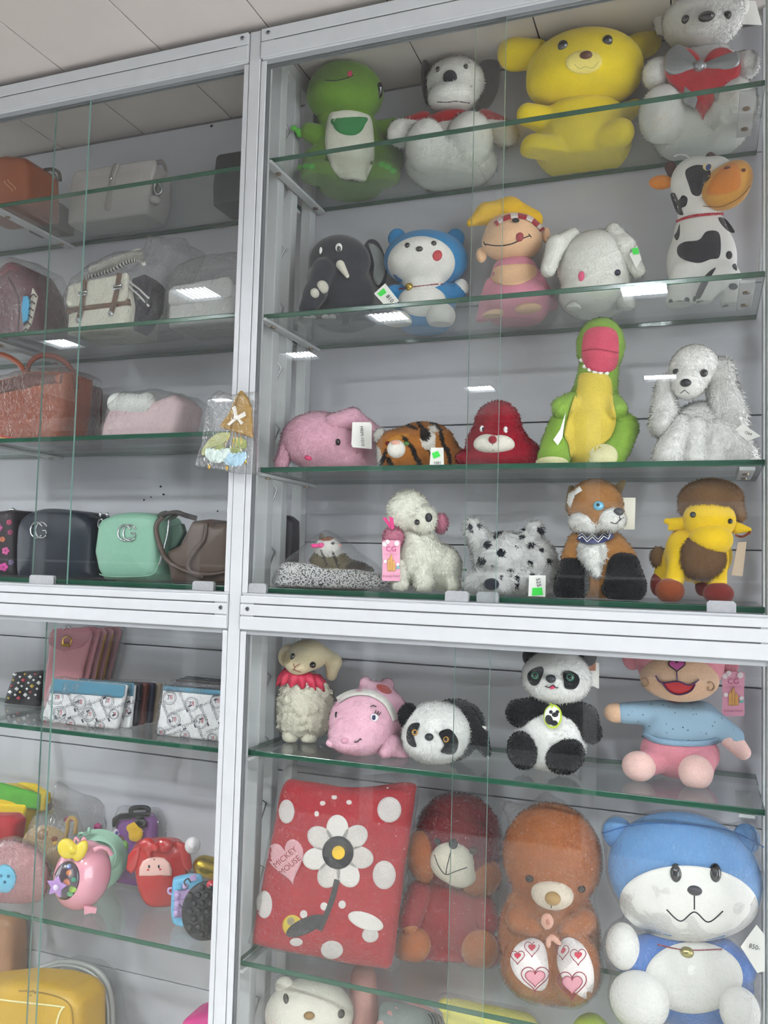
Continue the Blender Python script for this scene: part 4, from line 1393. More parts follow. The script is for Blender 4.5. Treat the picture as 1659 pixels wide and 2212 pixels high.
def pinktag(t, x, y, w, h, dz, rot=0):
    """pink hang tag with the letters CG, a small tower house print and lines of script"""
    a = math.radians(rot)
    def q(u, v): return (x + (u * math.cos(a) + v * math.sin(a)) * w, y + (-u * math.sin(a) * w + v * math.cos(a) * h) if not rot else y + v * h - u * math.sin(a) * w)
    c = t.card([q(-.5, -.46), (q(-.4, -.5)), q(.4, -.5), q(.5, -.46), q(.46, 0), q(.5, .46), q(.42, .5), q(-.42, .5), q(-.5, .46), q(-.46, 0)], dz, 1.4, 'pink_tag', plain('eea6c0', 0.3, coat=0.4))
    f = dz + 1.9
    mg = plain('b0186e', 0.5); wh = plain('f2e6ea', 0.5); gr = plain('c87f9a', 0.6); tl = plain('6cc0b8', 0.5); og = plain('d8a05a', 0.5)
    for u, v, r in ((-.36, -.40, .13), (-.2, -.46, .12), (.3, -.42, .14), (-.32, .02, .1), (.36, .1, .1)): t.decal(ellipse(*q(u, v), r * w, r * w, 0, 14), 'cloud_print', wh, flat=f, off=0.0001, skirt=0.0004, parent=c)
    t.text('CG', *q(0, -.28), h * 0.13, rot, mg, flat=f + .6, parent=c)
    t.text('SOFT TOYS', *q(0, -.15), h * 0.045, rot, gr, flat=f + .6, parent=c)
    for u, v0, ww in ((-.12, .02, .16), (0, -.08, .14), (.13, .06, .18)):
        t.decal([q(u - ww / 2, .26), q(u - ww / 2, v0), q(u, v0 - .09), q(u + ww / 2, v0), q(u + ww / 2, .26)], 'house_print', og, flat=f, off=0.0002, skirt=0.0004, parent=c)
    t.decal([q(.22, .2), q(.44, .1), q(.44, .2)], 'print', tl, flat=f, off=0.0001, skirt=0.0004, parent=c)
    t.text('A lovely friend', *q(0, .38), h * 0.05, rot, plain('8a4a66', 0.6), flat=f + .6, parent=c)
    return c


pinktag(t, 845, 1211, 40, 88, 58)

# dalmatian
DS = [(1016, 1140, 5, 10), (1034, 1136, 4, 7), (1053, 1177, 9, 9), (1078, 1152, 10, 5), (1083, 1193, 10, 9), (1041, 1212, 9, 11), (1071, 1160, 6, 4), (1146, 1178, 9, 7), (1128, 1160, 9, 5), (1146, 1216, 6, 8), (1185, 1212, 7, 7), (1118, 1248, 6, 6), (1082, 1246, 5, 4), (1102, 1231, 9, 4), (1117, 1262, 7, 4),
      (1166, 1145, 7, 10), (1132, 1143, 5, 5), (1115, 1182, 3, 3), (1150, 1240, 5, 4), (1065, 1225, 4, 4), (1170, 1188, 5, 5), (1198, 1246, 4, 6)]
t = Thing('dog_plush', 'furry white plush dog with black spots lying head down', 'plush toy', 1080, 1286, S4, Y=0.13)
t.blob('body', [E(1090, 1205, 68, 55, 50), E(1165, 1220, 38, 56, 40, -6), E(1140, 1250, 55, 32, 44, 10), E(1035, 1262, 34, 24, 30, 36), E(1066, 1255, 46, 32, 40, 40), C(1050, 1190, 0, 1022, 1140, 6, 26, 22), C(1135, 1180, -4, 1156, 1142, 0, 24, 19)], cloth('e9e8e6', attr=True), k=10, res=58, noise=1.5, nfreq=150, snap=True,
       paint=[(x, y, a, b, 20, '20242c') for x, y, a, b in DS], base='e9e8e6')
t.fur(11000, 10, 1.7, 0.55)
t.bead(1062, 1262, 16, 13, 'nose', cloth('1c2230'), sink=0.15); t.bead(1004, 1231, 4, 3, 'eye', plain('2d5a3c', 0.15))
price(t, [(1143, 1243), (1179, 1243), (1178, 1292), (1141, 1291)], 74, [('525', 1163, 1258, 9, -80)], [(1150, 1270), (1171, 1269), (1173, 1285), (1149, 1287)])

# fox
FB = cloth('a5733f'); FW = cloth('ecebe6'); FK = cloth('0c0d11')
t = Thing('fox_plush', 'brown and white plush fox with blue eye, patterned collar and black paws', 'plush toy', 1295, 1293, S4, Y=0.12)
t.blob('body', [E(1288, 1200, 62, 58, 48), C(1250, 1170, 14, 1240, 1200, 26, 26, 28), C(1325, 1170, 10, 1345, 1200, 18, 26, 30), E(1292, 1250, 62, 40, 46)], FB, k=12, res=48, snap=True); t.fur(3500, 6, 1.5, 0.55)
t.blob('front_leg', [C(1240, 1225, 30, 1236, 1262, 44, 32, 38), E(1226, 1275, 30, 20, 34, 52)], FK, k=10, res=38); t.fur(2400, 3)
t.blob('front_leg', [C(1345, 1225, 26, 1350, 1262, 40, 38, 46), E(1345, 1275, 46, 20, 36, 46)], FK, k=10, res=40); t.fur(2600, 3)
t.blob('chest', [E(1278, 1195, 36, 36, 26, 34), C(1275, 1200, 50, 1290, 1240, 56, 24, 8)], FW, k=10, res=36); t.fur(2200, 8, 1.6, 0.6)
t.blob('head', [E(1285, 1090, 60, 54, 50, 8), E(1300, 1118, 50, 34, 44, 26)], FB, k=14, res=46); t.fur(3000, 5)
t.blob('muzzle', [E(1272, 1128, 44, 28, 40, 24), E(1318, 1122, 34, 26, 32, 46)], FW, k=12, res=38); t.fur(2200, 6)
t.blob('ear', [C(1236, 1095, 4, 1234, 1055, 4, 18, 8)], cloth('6b5a3c'), res=26); t.decal([(1224, 1085), (1228, 1066), (1252, 1050), (1258, 1060), (1244, 1066), (1232, 1098)], 'ear_lining', FW, off=0.004)
t.blob('ear', [C(1326, 1068, 0, 1346, 1042, -4, 16, 7)], cloth('6b5a3c'), res=24)
t.bead(1293, 1093, 12, 11, 'eye', plain('5fa8c8', 0.05, coat=1.0)); t.bead(1292, 1091, 5.5, 5.5, 'pupil', BLACKB, depth=14)
t.bead(1336, 1106, 11, 9, 'nose', plain('2a2c33', 0.35)); t.stroke([(1319, 1128), (1330, 1131), (1340, 1122), (1348, 1118)], 2, 'mouth', INK); t.stroke([(1338, 1114), (1340, 1124)], 2, 'mouth', INK, straight=True)
t.stroke([(1249, 1158), (1265, 1165), (1290, 1166), (1312, 1160), (1322, 1152)], 16, 'collar', plain('2a3160', 0.7), off=0.010)
z = [(1250, 1163), (1258, 1158), (1268, 1170), (1280, 1160), (1292, 1171), (1304, 1158), (1314, 1164), (1321, 1150)]
t.stroke(z, 2.2, 'collar_zigzag', plain('e8e8e4', 0.7), straight=True, off=0.013); t.stroke([(a, b - 6) for a, b in z], 1.6, 'collar_zigzag', plain('e8e8e4', 0.7), straight=True, off=0.013)
t.card([(1340, 1075), (1373, 1075), (1371, 1144), (1348, 1144)], -8, 1.4, 'price_tag', plain('e6e3d4', 0.6))

# camel
CYL = cloth('e3bd14', var=0.07); CB = cloth('8d6b4a'); CBR = cloth('8a4324'); CRD = cloth('7a2a24')
t = Thing('camel_plush', 'yellow plush camel with shaggy brown hair, chest tuft and brown hooves', 'plush toy', 1500, 1302, S4, Y=0.12)
t.blob('body', [E(1490, 1195, 55, 62, 56, -10), E(1530, 1200, 52, 52, 48, 0), C(1470, 1210, 24, 1454, 1262, 40, 26, 20), C(1545, 1225, 24, 1550, 1270, 38, 26, 20), C(1440, 1210, -30, 1424, 1252, -30, 22, 16), C(1515, 1230, -20, 1518, 1262, -20, 22, 16)], CYL, k=12, res=56)
t.blob('head', [E(1532, 1122, 58, 50, 50, 22)], CYL, res=42); t.blob('muzzle', [E(1536, 1165, 48, 36, 44, 44)], CYL, res=38)
t.blob('hair', [E(1536, 1073, 65, 36, 56, 14), C(1580, 1080, 20, 1596, 1112, 16, 20, 14), C(1486, 1082, 20, 1478, 1100, 16, 20, 12)], CB, k=12, res=46); t.fur(7000, 9, 1.5, 0.6)
t.blob('chest_tuft', [E(1518, 1208, 48, 44, 34, 44), E(1518, 1190, 40, 36, 34, 44)], cloth('85664a'), k=10, res=42); t.fur(5000, 9, 1.5, 0.65)
t.blob('tail_tuft', [E(1421, 1203, 15, 22, 14, -22)], CB, res=24); t.fur(800, 7)
t.blob('ear', [C(1475, 1130, 16, 1440, 1126, 12, 15, 7), C(1475, 1134, 16, 1448, 1142, 14, 12, 6)], CYL, k=8, res=28); t.blob('ear', [C(1590, 1140, 16, 1618, 1144, 12, 15, 6)], CYL, k=8, res=26)
t.stroke([(1588, 1156), (1604, 1159), (1622, 1149)], 5, 'ear_lining', CBR, off=0.002)
t.eye(1497, 1112, 7, BLACKB); t.eye(1577, 1126, 6, BLACKB)
for x, y, rx, ry, dz, c in ((1447, 1276, 32, 28, 46, CBR), (1552, 1282, 34, 25, 44, CRD), (1420, 1262, 16, 26, -26, CRD), (1517, 1268, 16, 20, -16, CRD)): t.blob('hoof', [E(x, y, rx, ry, min(rx, 28), dz)], c, res=28, snap=(x == 1447))
t.card([(1594, 1172), (1613, 1170), (1604, 1245), (1580, 1243)], 30, 8, 'price_tag', plain('cbb7a0', 0.5))
# ------------------------------------------------------------------ lower bay, upper shelf
LB = cloth('cfc2a0'); LW = cloth('e2ddca', var=0.06)
t = Thing('lamb_plush', 'standing cream plush lamb with woolly coat and pink ruffle collar', 'plush toy', 652, 1601, S5)
t.blob('body', [E(660, 1525, 62, 68, 50), E(655, 1490, 46, 40, 40), E(640, 1560, 40, 28, 38, 0), E(680, 1558, 40, 28, 38)], LW, k=12, res=52, noise=3.2, nfreq=230, snap=False); t.fur(6000, 6, 3.2, 0.7, jitter=1.5)
t.blob('leg', [C(628, 1575, 12, 627, 1588, 12, 17, 19)], cloth('e6e2cc'), res=24, snap=True); t.blob('leg', [C(672, 1575, 12, 667, 1590, 12, 19, 20)], cloth('e6e2cc'), res=24)
t.blob('head', [E(665, 1415, 44, 34, 36, 12), E(645, 1432, 30, 26, 28, 34)], LB, k=14, res=42)
t.blob('ear', [E(621, 1416, 20, 25, 11, 8, -15)], LB, res=26); t.blob('ear', [C(700, 1412, 10, 720, 1430, 10, 16, 18), C(720, 1430, 10, 716, 1458, 12, 18, 13)], LB, k=8, res=30)
t.decal(ellipse(619, 1420, 11, 15, -15), 'ear_lining', cloth('b9a983'))
t.blob('forelock', [E(665, 1396, 22, 9, 18, 16)], LB, res=22); t.fur(900, 9, 2)
t.bead(632, 1418, 5, 8, 'eye', BLACKB, rot=-15); t.bead(675, 1436, 8, 7, 'eye', BLACKB)
for p in ([(634, 1433), (637, 1440), (648, 1434)], [(637, 1440), (636, 1446)], [(632, 1446), (640, 1449), (650, 1452)]): t.stroke(p, 1.7, 'mouth', plain('8a4a40', 0.7), off=0.002)
RUF = plain('c8304e', 0.5)
V, F = [], []
for i in range(97):
    a = 2 * math.pi * i / 96; w = 1 + 0.10 * math.sin(a * 13)
    for j, (r, dy) in enumerate(((0.70, -14), (0.95, 0), (1.0 + 0.05 * math.sin(a * 26), 20))):
        V.append(t.L(653 + 52 * r * w * math.cos(a), 1464 + dy + 5 * math.sin(a * 13) * (j > 0) + 7 * math.cos(a), 40 * r * w * math.sin(a) + 6))
for i in range(96):
    for j in (0, 1): F.append((i * 3 + j, (i + 1) * 3 + j, (i + 1) * 3 + j + 1, i * 3 + j + 1))
o = mesh_obj('ruffle_collar', V, F, RUF, t.root); md = o.modifiers.new('thickness', 'SOLIDIFY'); md.thickness = 0.0012
t.bead(664, 1483, 4, 4, 'gem', plain('f2f2f2', 0.05, metal=0.9), dz=50)

WP = cloth('e6b2c4', var=0.06)
t = Thing('dolphin_plush', 'round pink plush dolphin with eyelashes, white band and raised tail', 'plush toy', 790, 1628, S5)
t.blob('body', [E(787, 1560, 76, 72, 64), E(760, 1595, 50, 34, 48, 20), E(815, 1545, 68, 62, 60, -30), C(800, 1500, -40, 790, 1474, -50, 30, 14), C(820, 1500, -44, 836, 1480, -60, 28, 16)], WP, k=16, res=56, snap=True); t.fur(5000, 5, 1.4, 0.6)
t.blob('flipper', [C(845, 1605, 30, 832, 1625, 40, 20, 14), C(845, 1610, 28, 872, 1630, 30, 20, 12)], WP, k=10, res=30); t.fur(1200, 5)
t.blob('flipper', [E(716, 1605, 12, 10, 14, 30)], WP, res=20)
t.stroke([(729, 1512), (760, 1497), (800, 1497), (835, 1518), (855, 1555)], 14, 'band', cloth('dcd6cf'), off=0.005)
t.decal(ellipse(830, 1488, 18, 8, -25), 'tail_top', cloth('b04a42'), off=0.004)
t.bead(809, 1550, 9, 8.5, 'eye', plain('f0eef0', 0.15)); t.bead(808, 1550, 6.5, 7, 'iris', plain('2a2f66', 0.1), depth=9.5); t.bead(808, 1549, 3.5, 4, 'pupil', BLACKB, depth=11)
for a, b in (((814, 1543), (818, 1536)), ((818, 1545), (823, 1538)), ((810, 1541), (812, 1534))): t.stroke([a, b], 1.8, 'eyelash', INK, straight=True, off=0.006)
t.stroke([(800, 1527), (806, 1524), (813, 1527)], 1.8, 'eyebrow', INK, off=0.005); t.bead(726, 1544, 3, 7, 'eye', BLACKB)
t.stroke([(765, 1604), (773, 1602), (778, 1596), (781, 1599)], 2, 'mouth', INK, off=0.005); t.bead(745, 1600, 9, 6, 'snout_button', cloth('d59aae'))

PW = cloth('ecebe8', var=0.05); PB = cloth('16171b', 0.85, 0.25)
t = Thing('panda_plush', 'lying plush panda with white face between the dolphin and the glass edges', 'plush toy', 945, 1645, S5)
t.blob('body', [E(985, 1560, 62, 52, 50, -40), E(965, 1580, 70, 62, 55, -12)], cloth('1c1d21', 0.85, 0.25), k=14, res=46, snap=True); t.fur(3000, 5)
t.blob('head', [E(944, 1581, 73, 66, 58, 12), E(930, 1600, 58, 46, 50, 22)], PW, k=14, res=46); t.fur(6000, 6, 1.5, 0.55)
t.blob('ear', [E(882, 1546, 21, 27, 14, 16)], PB, res=26); t.fur(900, 5)
t.blob('arm', [C(1010, 1540, 8, 1036, 1590, 14, 14, 18), C(1036, 1590, 14, 1050, 1625, 14, 18, 10)], PB, k=8, res=34); t.fur(1200, 5)
t.decal([(880, 1575), (890, 1563), (906, 1562), (903, 1575), (892, 1590), (900, 1612), (888, 1612), (878, 1598)], 'eye_patch', PB, smooth=30, off=0.005)
t.decal([(948, 1584), (960, 1576), (975, 1577), (990, 1600), (985, 1625), (970, 1630), (952, 1624), (960, 1612), (954, 1598)], 'eye_patch', PB, smooth=30, off=0.005)
for x, y in ((896, 1582), (963, 1597)):
    t.bead(x, y, 7, 7, 'eye', plain('b88a48', 0.1), sink=0.1); t.bead(x, y, 5, 5, 'pupil', BLACKB, depth=8, sink=0.1)
t.bead(927, 1592, 9.5, 8, 'nose', plain('23262c', 0.25), sink=0.2)
t.card([(1042, 1568), (1050, 1570), (1056, 1640), (1046, 1628)], 20, 1.2, 'price_tag', CARD)

t = Thing('panda_plush', 'sitting plush panda wearing a green edged round neck tag', 'plush toy', 1190, 1663, S5)
t.blob('body', [E(1190, 1585, 78, 72, 60), E(1190, 1625, 70, 40, 56)], PW, k=14, res=48, snap=True); t.fur(6000, 6, 1.5, 0.55)
t.blob('shoulders', [C(1160, 1530, 18, 1220, 1532, 18, 24, 24), C(1160, 1530, 20, 1122, 1540, 26, 24, 30), C(1225, 1530, 20, 1262, 1550, 18, 24, 26), C(1262, 1550, 18, 1276, 1582, 22, 28, 24)], PB, k=12, res=52); t.fur(3500, 5)
t.blob('leg', [E(1129, 1620, 32, 40, 40, 44, 14)], PB, res=34); t.fur(2000, 5); t.blob('leg', [E(1220, 1632, 44, 37, 42, 46, 30)], PB, res=34); t.fur(2200, 5)
t.blob('head', [E(1202, 1463, 74, 60, 56, 14)], PW, res=46); t.fur(5000, 6, 1.5, 0.55)
t.blob('ear', [E(1146, 1418, 18, 22, 12, 8)], PB, res=24); t.blob('ear', [E(1270, 1416, 20, 24, 12, 2)], PB, res=24)
t.decal([(1140, 1455), (1152, 1444), (1170, 1440), (1174, 1452), (1162, 1478), (1148, 1480), (1140, 1468)], 'eye_patch', PB, smooth=30, off=0.005)
t.decal([(1217, 1452), (1232, 1449), (1248, 1458), (1252, 1472), (1242, 1488), (1222, 1487), (1218, 1472)], 'eye_patch', PB, smooth=30, off=0.005)
for x, y in ((1156, 1459), (1231, 1463)):
    t.bead(x, y, 10, 10, 'eye', plain('1f5a48', 0.05, coat=1.0), sink=0.1); t.bead(x, y, 5.5, 5.5, 'pupil', BLACKB, depth=12.5, sink=0.1)
t.bead(1190, 1466, 11, 9, 'nose', plain('23262c', 0.3), sink=0.15); t.stroke([(1177, 1482), (1186, 1485), (1194, 1480), (1202, 1486), (1206, 1485)], 2, 'mouth', INK, off=0.006)
t.decal([(1184, 1484), (1196, 1481), (1199, 1487), (1190, 1489)], 'tongue', PINKT, off=0.005)
md_ = t.card(ellipse(1194, 1548, 20, 26, 0, 24), 70, 4, 'medal', plain('b6cc3a', 0.4)); f = 72
t.decal(ellipse(1193, 1547, 17, 22), 'medal_face', plain('e4e6dc', 0.4), flat=f, off=0.0004, skirt=0.0004, parent=md_)
for q in (ellipse(1186, 1555, 8, 11, 20), ellipse(1199, 1544, 7, 5), ellipse(1197, 1562, 8, 6), ellipse(1190, 1538, 4, 4), ellipse(1204, 1538, 4, 4)): t.decal(q, 'medal_print', INK, flat=f + 1, off=0.0004, skirt=0.0003, parent=md_)
t.tube([(1190, 1520, 60), (1192, 1528, 72), (1194, 1524, 70)], 2, 'medal_loop', plain('b6cc3a', 0.5))
t.card([(1266, 1432), (1294, 1432), (1294, 1488), (1276, 1480)], -6, 1.4, 'price_tag', CARD); t.card([(1262, 1428), (1287, 1428), (1287, 1449), (1264, 1449)], 4, 1.0, 'paper_label', plain('9a5a34', 0.6))

MP = cloth('d98a98'); MT = cloth('dcb596'); ML = cloth('e8c0b8')
t = Thing('monkey_plush', 'pink plush monkey in a spangled pale blue sweater with arms spread', 'plush toy', 1462, 1702, S5, Y=0.195)
t.blob('body', [E(1468, 1625, 86, 58, 62), E(1470, 1570, 74, 60, 54)], MP, k=12, res=54, snap=True, limbs=[[C(1425, 1640, 30, 1390, 1652, 54, 30, 30)], [C(1512, 1645, 34, 1508, 1662, 58, 34, 34)]])
SWM, n3, l3 = new_mat('spangled_knit'); b3 = n3['Principled BSDF']; b3.inputs['Roughness'].default_value = 0.7
tc = n3.new('ShaderNodeTexCoord'); vo = n3.new('ShaderNodeTexVoronoi'); vo.inputs['Scale'].default_value = 110; mr = n3.new('ShaderNodeMapRange'); mr.inputs[1].default_value = 0.16; mr.inputs[2].default_value = 0.12; mr.inputs[3].default_value = 0; mr.inputs[4].default_value = 1
l3.new(tc.outputs['Object'], vo.inputs['Vector']); l3.new(vo.outputs['Distance'], mr.inputs[0]); l3.new(mr.outputs[0], b3.inputs['Metallic'])
mr2 = n3.new('ShaderNodeMapRange'); mr2.inputs[3].default_value = 0.8; mr2.inputs[4].default_value = 0.18; l3.new(mr.outputs[0], mr2.inputs[0]); l3.new(mr2.outputs[0], b3.inputs['Roughness']); b3.inputs['Base Color'].default_value = lin('88a4b8')
t.blob('sweater', [E(1470, 1572, 82, 44, 60), PL([(1392, 1585), (1398, 1545), (1420, 1525), (1520, 1525), (1548, 1560), (1555, 1590), (1550, 1605), (1470, 1612), (1388, 1596)], 52, 0, 40, 8, 30), C(1425, 1540, 16, 1350, 1540, 30, 30, 25), C(1520, 1545, 16, 1582, 1592, 26, 30, 26)], SWM, k=12, res=56)
t.stroke([(1388, 1586), (1420, 1600), (1470, 1606), (1520, 1606), (1552, 1600)], 12, 'sweater_hem', cloth('8aa8c0'), off=0.003)
t.blob('hand', [E(1330, 1540, 26, 22, 22, 32)], MT, res=26); t.blob('hand', [C(1578, 1594, 28, 1604, 1624, 32, 24, 18)], ML, res=28)
t.blob('foot', [E(1380, 1655, 37, 33, 32, 66)], ML, res=28); t.blob('foot', [E(1503, 1668, 38, 38, 34, 70, -25)], ML, res=28)
t.blob('head', [E(1468, 1432, 96, 72, 62, 10)], MP, res=44)
t.blob('muzzle', [E(1467, 1466, 86, 50, 50, 36), E(1467, 1438, 70, 30, 44, 36)], MT, k=16, res=44)
t.blob('ear', [E(1366, 1422, 22, 26, 12, 2)], MP, res=24); t.blob('ear', [E(1574, 1436, 22, 26, 12, 2)], MP, res=24)
t.decal(heart(1462, 1438, 36, 26), 'nose', plain('b84a90', 0.5), off=0.003); t.stroke(heart(1462, 1438, 36, 26, n=20), 2.6, 'nose_outline', INK, closed=True, off=0.003)
t.stroke([(1462, 1452), (1463, 1472)], 3, 'mouth', plain('4a1a50', 0.6), straight=True, off=0.003)
t.decal([(1432, 1476), (1448, 1474), (1463, 1472), (1485, 1478), (1502, 1478), (1490, 1492), (1468, 1499), (1445, 1492)], 'mouth_lining', plain('b01622', 0.5), smooth=30, off=0.003)
t.stroke([(1416, 1460), (1430, 1475), (1463, 1472), (1490, 1480), (1510, 1468)], 3.4, 'mouth', plain('4a1a50', 0.6), off=0.0045); t.stroke([(1430, 1475), (1446, 1494), (1468, 1501), (1492, 1493), (1502, 1478)], 3, 'mouth', plain('4a1a50', 0.6), off=0.0045)
for x, y in ((1393, 1473), (1537, 1482)): t.stroke([(x - 7, y - 6), (x, y - 9), (x + 7, y), (x + 3, y + 9), (x - 6, y + 8), (x - 6, y + 1)], 2, 'cheek_swirl', plain('b08a68', 0.7), off=0.003)
pinktag(t, 1584, 1499, 50, 96, 18)

# ------------------------------------------------------------------ lower bay, second shelf: bagged plush
RP = cloth('a81426', 0.8, 0.08, var=0.12)
t = Thing('cushion', 'red cushion with white polka dots and a lettered pink heart in clear plastic', 'cushion', 705, 2080, S6, Y=0.1, face=0.24)
cp = [(612, 1690), (650, 1686), (760, 1700), (886, 1690), (896, 1720), (880, 1830), (862, 1960), (846, 2080), (820, 2088), (700, 2068), (560, 2038), (545, 2020), (560, 1930), (590, 1780)]
t.blob('cover', [PL(cp, 16, 0, 14, 28, 80)], RP, res=64, snap=True, noise=1.2, nfreq=40)
DT = cloth('d8cfcb', 0.7, 0.1)
for x, y, rx, ry in ((619, 1753, 17, 26), (841, 1749, 26, 28), (830, 1890, 25, 31), (571, 1954, 17, 30), (717, 2052, 24, 20), (722, 1722, 6, 5), (697, 1735, 6, 5), (656, 1975, 8, 9), (700, 1958, 8, 9), (739, 1954, 8, 9), (684, 1758, 5, 6), (754, 1733, 6, 5), (628, 1990, 8, 9), (800, 2020, 18, 16), (640, 2035, 14, 9)):
    t.decal(ellipse(x, y, rx, ry), 'dot_print', DT, off=0.0015)
hp = heart(621, 1862, 78, 100, 14); t.decal(hp, 'heart_print', cloth('e0a6ae', 0.7, 0.1), off=0.002)
t.text('MICKEY', 616, 1852, 12.5, 40, plain('8a1424', 0.6), off=0.003); t.text('MOUSE', 626, 1870, 12.5, 40, plain('8a1424', 0.6), off=0.003)
# plain flower print in the cushion's black, white and yellow
for k in range(7):
    a = k * 2 * math.pi / 7 + 0.2
    t.decal(ellipse(730 + 48 * math.cos(a), 1842 + 52 * math.sin(a), 30, 24, -math.degrees(a)), 'petal_print', plain('dcd6d0', 0.7) if k % 2 else cloth('d8d0ca'), off=0.002)
t.decal(ellipse(730, 1842, 34, 36), 'flower_print', plain('1d1c22', 0.7), off=0.003); t.decal(ellipse(731, 1842, 14, 15), 'flower_print', plain('d8b02c', 0.7), off=0.004)
t.stroke([(728, 1900), (715, 1950), (690, 2010)], 12, 'stem_print', plain('1d1c22', 0.7), off=0.002)
t.decal(ellipse(660, 2000, 46, 17, 25), 'leaf_print', plain('1d1c22', 0.7), off=0.002); t.decal(ellipse(632, 2000, 22, 24, 10), 'leaf_print', plain('c8ac2a', 0.7), off=0.0015)
t.decal(ellipse(790, 1990, 40, 18, -20), 'leaf_print', plain('dcd6d0', 0.7), off=0.002)
t.blob('plastic_wrap', [PL([(608, 1665), (660, 1660), (770, 1680), (892, 1676), (903, 1720), (886, 1840), (868, 1970), (860, 2098), (820, 2098), (700, 2078), (545, 2046), (538, 2020), (554, 1930), (584, 1780)], 19, 0, 16, 29, 80)], FILM(), res=60, noise=1.6, nfreq=90, target=False)

RB = cloth('9c1626', var=0.1); RH = cloth('74131f', var=0.1); RO = cloth('b0602a', var=0.1)
t = Thing('bear_plush', 'dark red plush bear with orange soles and cream muzzle in clear plastic', 'plush toy', 970, 2105, S6, Y=0.235)
t.blob('body', [E(978, 1985, 88, 95, 50), E(968, 2060, 88, 38, 50)], RB, k=10, res=56, snap=True, limbs=[[C(905, 1930, 26, 884, 1990, 40, 28, 27)], [C(1040, 1950, 22, 1054, 1990, 34, 26, 25)], E(895, 2042, 43, 44, 32, 32), E(1037, 2052, 44, 48, 34, 38)]); t.fur(5000, 6)
t.blob('head', [E(990, 1800, 90, 88, 52, 8), E(988, 1850, 88, 70, 52, 14)], RH, k=20, res=48); t.fur(5000, 6)
t.blob('cheek', [E(912, 1850, 32, 56, 28, 38, 10)], RO, res=30); t.fur(1400, 6); t.blob('cheek', [E(1035, 1890, 48, 46, 28, 34, 0)], RO, res=32); t.fur(1600, 6)
t.blob('muzzle', [E(977, 1861, 48, 46, 36, 56), E(995, 1890, 34, 28, 28, 56)], cloth('d9d2bf'), k=10, res=38)
t.bead(979, 1824, 10, 12, 'nose', BLACKB); t.bead(945, 1818, 8, 7, 'eye', BLACKB); t.bead(1022, 1838, 9, 8, 'eye', plain('4a3a30', 0.3))
t.stroke([(974, 1840), (966, 1870), (963, 1889)], 2, 'mouth', INK); t.stroke([(938, 1846), (948, 1872), (963, 1889), (985, 1882), (1009, 1874)], 2, 'mouth', INK)
t.decal(ellipse(891, 2041, 40, 41), 'sole', RO, off=0.005); t.decal(ellipse(1037, 2052, 40, 44), 'sole', RO, off=0.005)
t.wrap(grow=5, extra=[C(1060, 1740, 0, 1085, 1735, 0, 14, 6)])

BO = cloth('a9602a', var=0.14); SO = cloth('e2dad8', 0.8, 0.2)
t = Thing('bear_plush', 'orange brown plush bear with heart printed white soles in clear plastic', 'plush toy', 1200, 2168, S6, Y=0.131)
t.blob('body', [E(1186, 2020, 108, 130, 62), E(1188, 2100, 106, 70, 60), E(1192, 1850, 105, 116, 68, 4)], BO, k=16, res=64, snap=True, limbs=[E(1143, 2085, 54, 68, 42, 46, 8), E(1244, 2093, 50, 78, 42, 48, -12), [C(1120, 1985, 40, 1150, 2000, 60, 30, 22)], [C(1260, 1990, 40, 1228, 2010, 60, 30, 22)]]); t.fur(10000, 8, 1.6, 0.55)
t.blob('muzzle', [E(1193, 1932, 46, 34, 34, 62)], cloth('dccdb8'), res=30)
t.bead(1194, 1941, 17, 14, 'nose', plain('9a7a4a', 0.6)); t.stroke([(1192, 1955), (1190, 1962)], 1.8, 'mouth', INK, straight=True)
t.bead(1144, 1898, 9, 8, 'eye', plain('2a1a12', 0.25)); t.bead(1256, 1920, 9, 8, 'eye', plain('2a1a12', 0.25))
t.decal([(1125, 2035), (1150, 2026), (1175, 2040), (1184, 2080), (1184, 2120), (1170, 2140), (1140, 2132), (1112, 2105), (1102, 2075), (1110, 2050)], 'sole', SO, smooth=50, off=0.007)
t.decal([(1215, 2030), (1235, 2026), (1262, 2045), (1280, 2085), (1283, 2125), (1272, 2156), (1250, 2150), (1222, 2125), (1204, 2085), (1206, 2050)], 'sole', SO, smooth=50, off=0.007)
HR = plain('8a2438', 0.7); HF = plain('c78a96', 0.7); HD = plain('b8203c', 0.6)
for x, y, w, h in ((1118, 2068, 30, 30), (1149, 2050, 32, 34), (1215, 2057, 28, 32), (1249, 2067, 34, 36)):
    t.stroke(heart(x, y, w, h, n=18), 1.6, 'heart_outline', HR, closed=True, off=0.008); t.decal(heart(x, y - 3, w * .5, h * .45), 'heart_print', HD, off=0.0085)
for x, y, w, h in ((1156, 2114, 60, 54), (1236, 2128, 62, 62)):
    t.stroke(heart(x, y, w, h, n=22), 2, 'heart_outline', HR, closed=True, off=0.008); t.decal(heart(x, y, w * .72, h * .68), 'heart_print', HF, off=0.0085); t.stroke(heart(x, y, w * .72, h * .68, n=22), 1.4, 'heart_outline', HR, closed=True, off=0.009)
t.blob('bow', [E(1182, 1990, 14, 18, 8, 76), E(1200, 2030, 16, 7, 6, 76, -40), E(1185, 2035, 6, 14, 6, 76)], cloth('d7a08a'), k=4, res=28)
t.bead(1184, 1992, 5, 6, 'bow_button', cloth('c07a6a'))
t.wrap(grow=3.5, noise=1.4, extra=[C(1130, 1770, 0, 1098, 1745, 0, 18, 12), C(1190, 1745, 0, 1180, 1725, 0, 20, 10)])

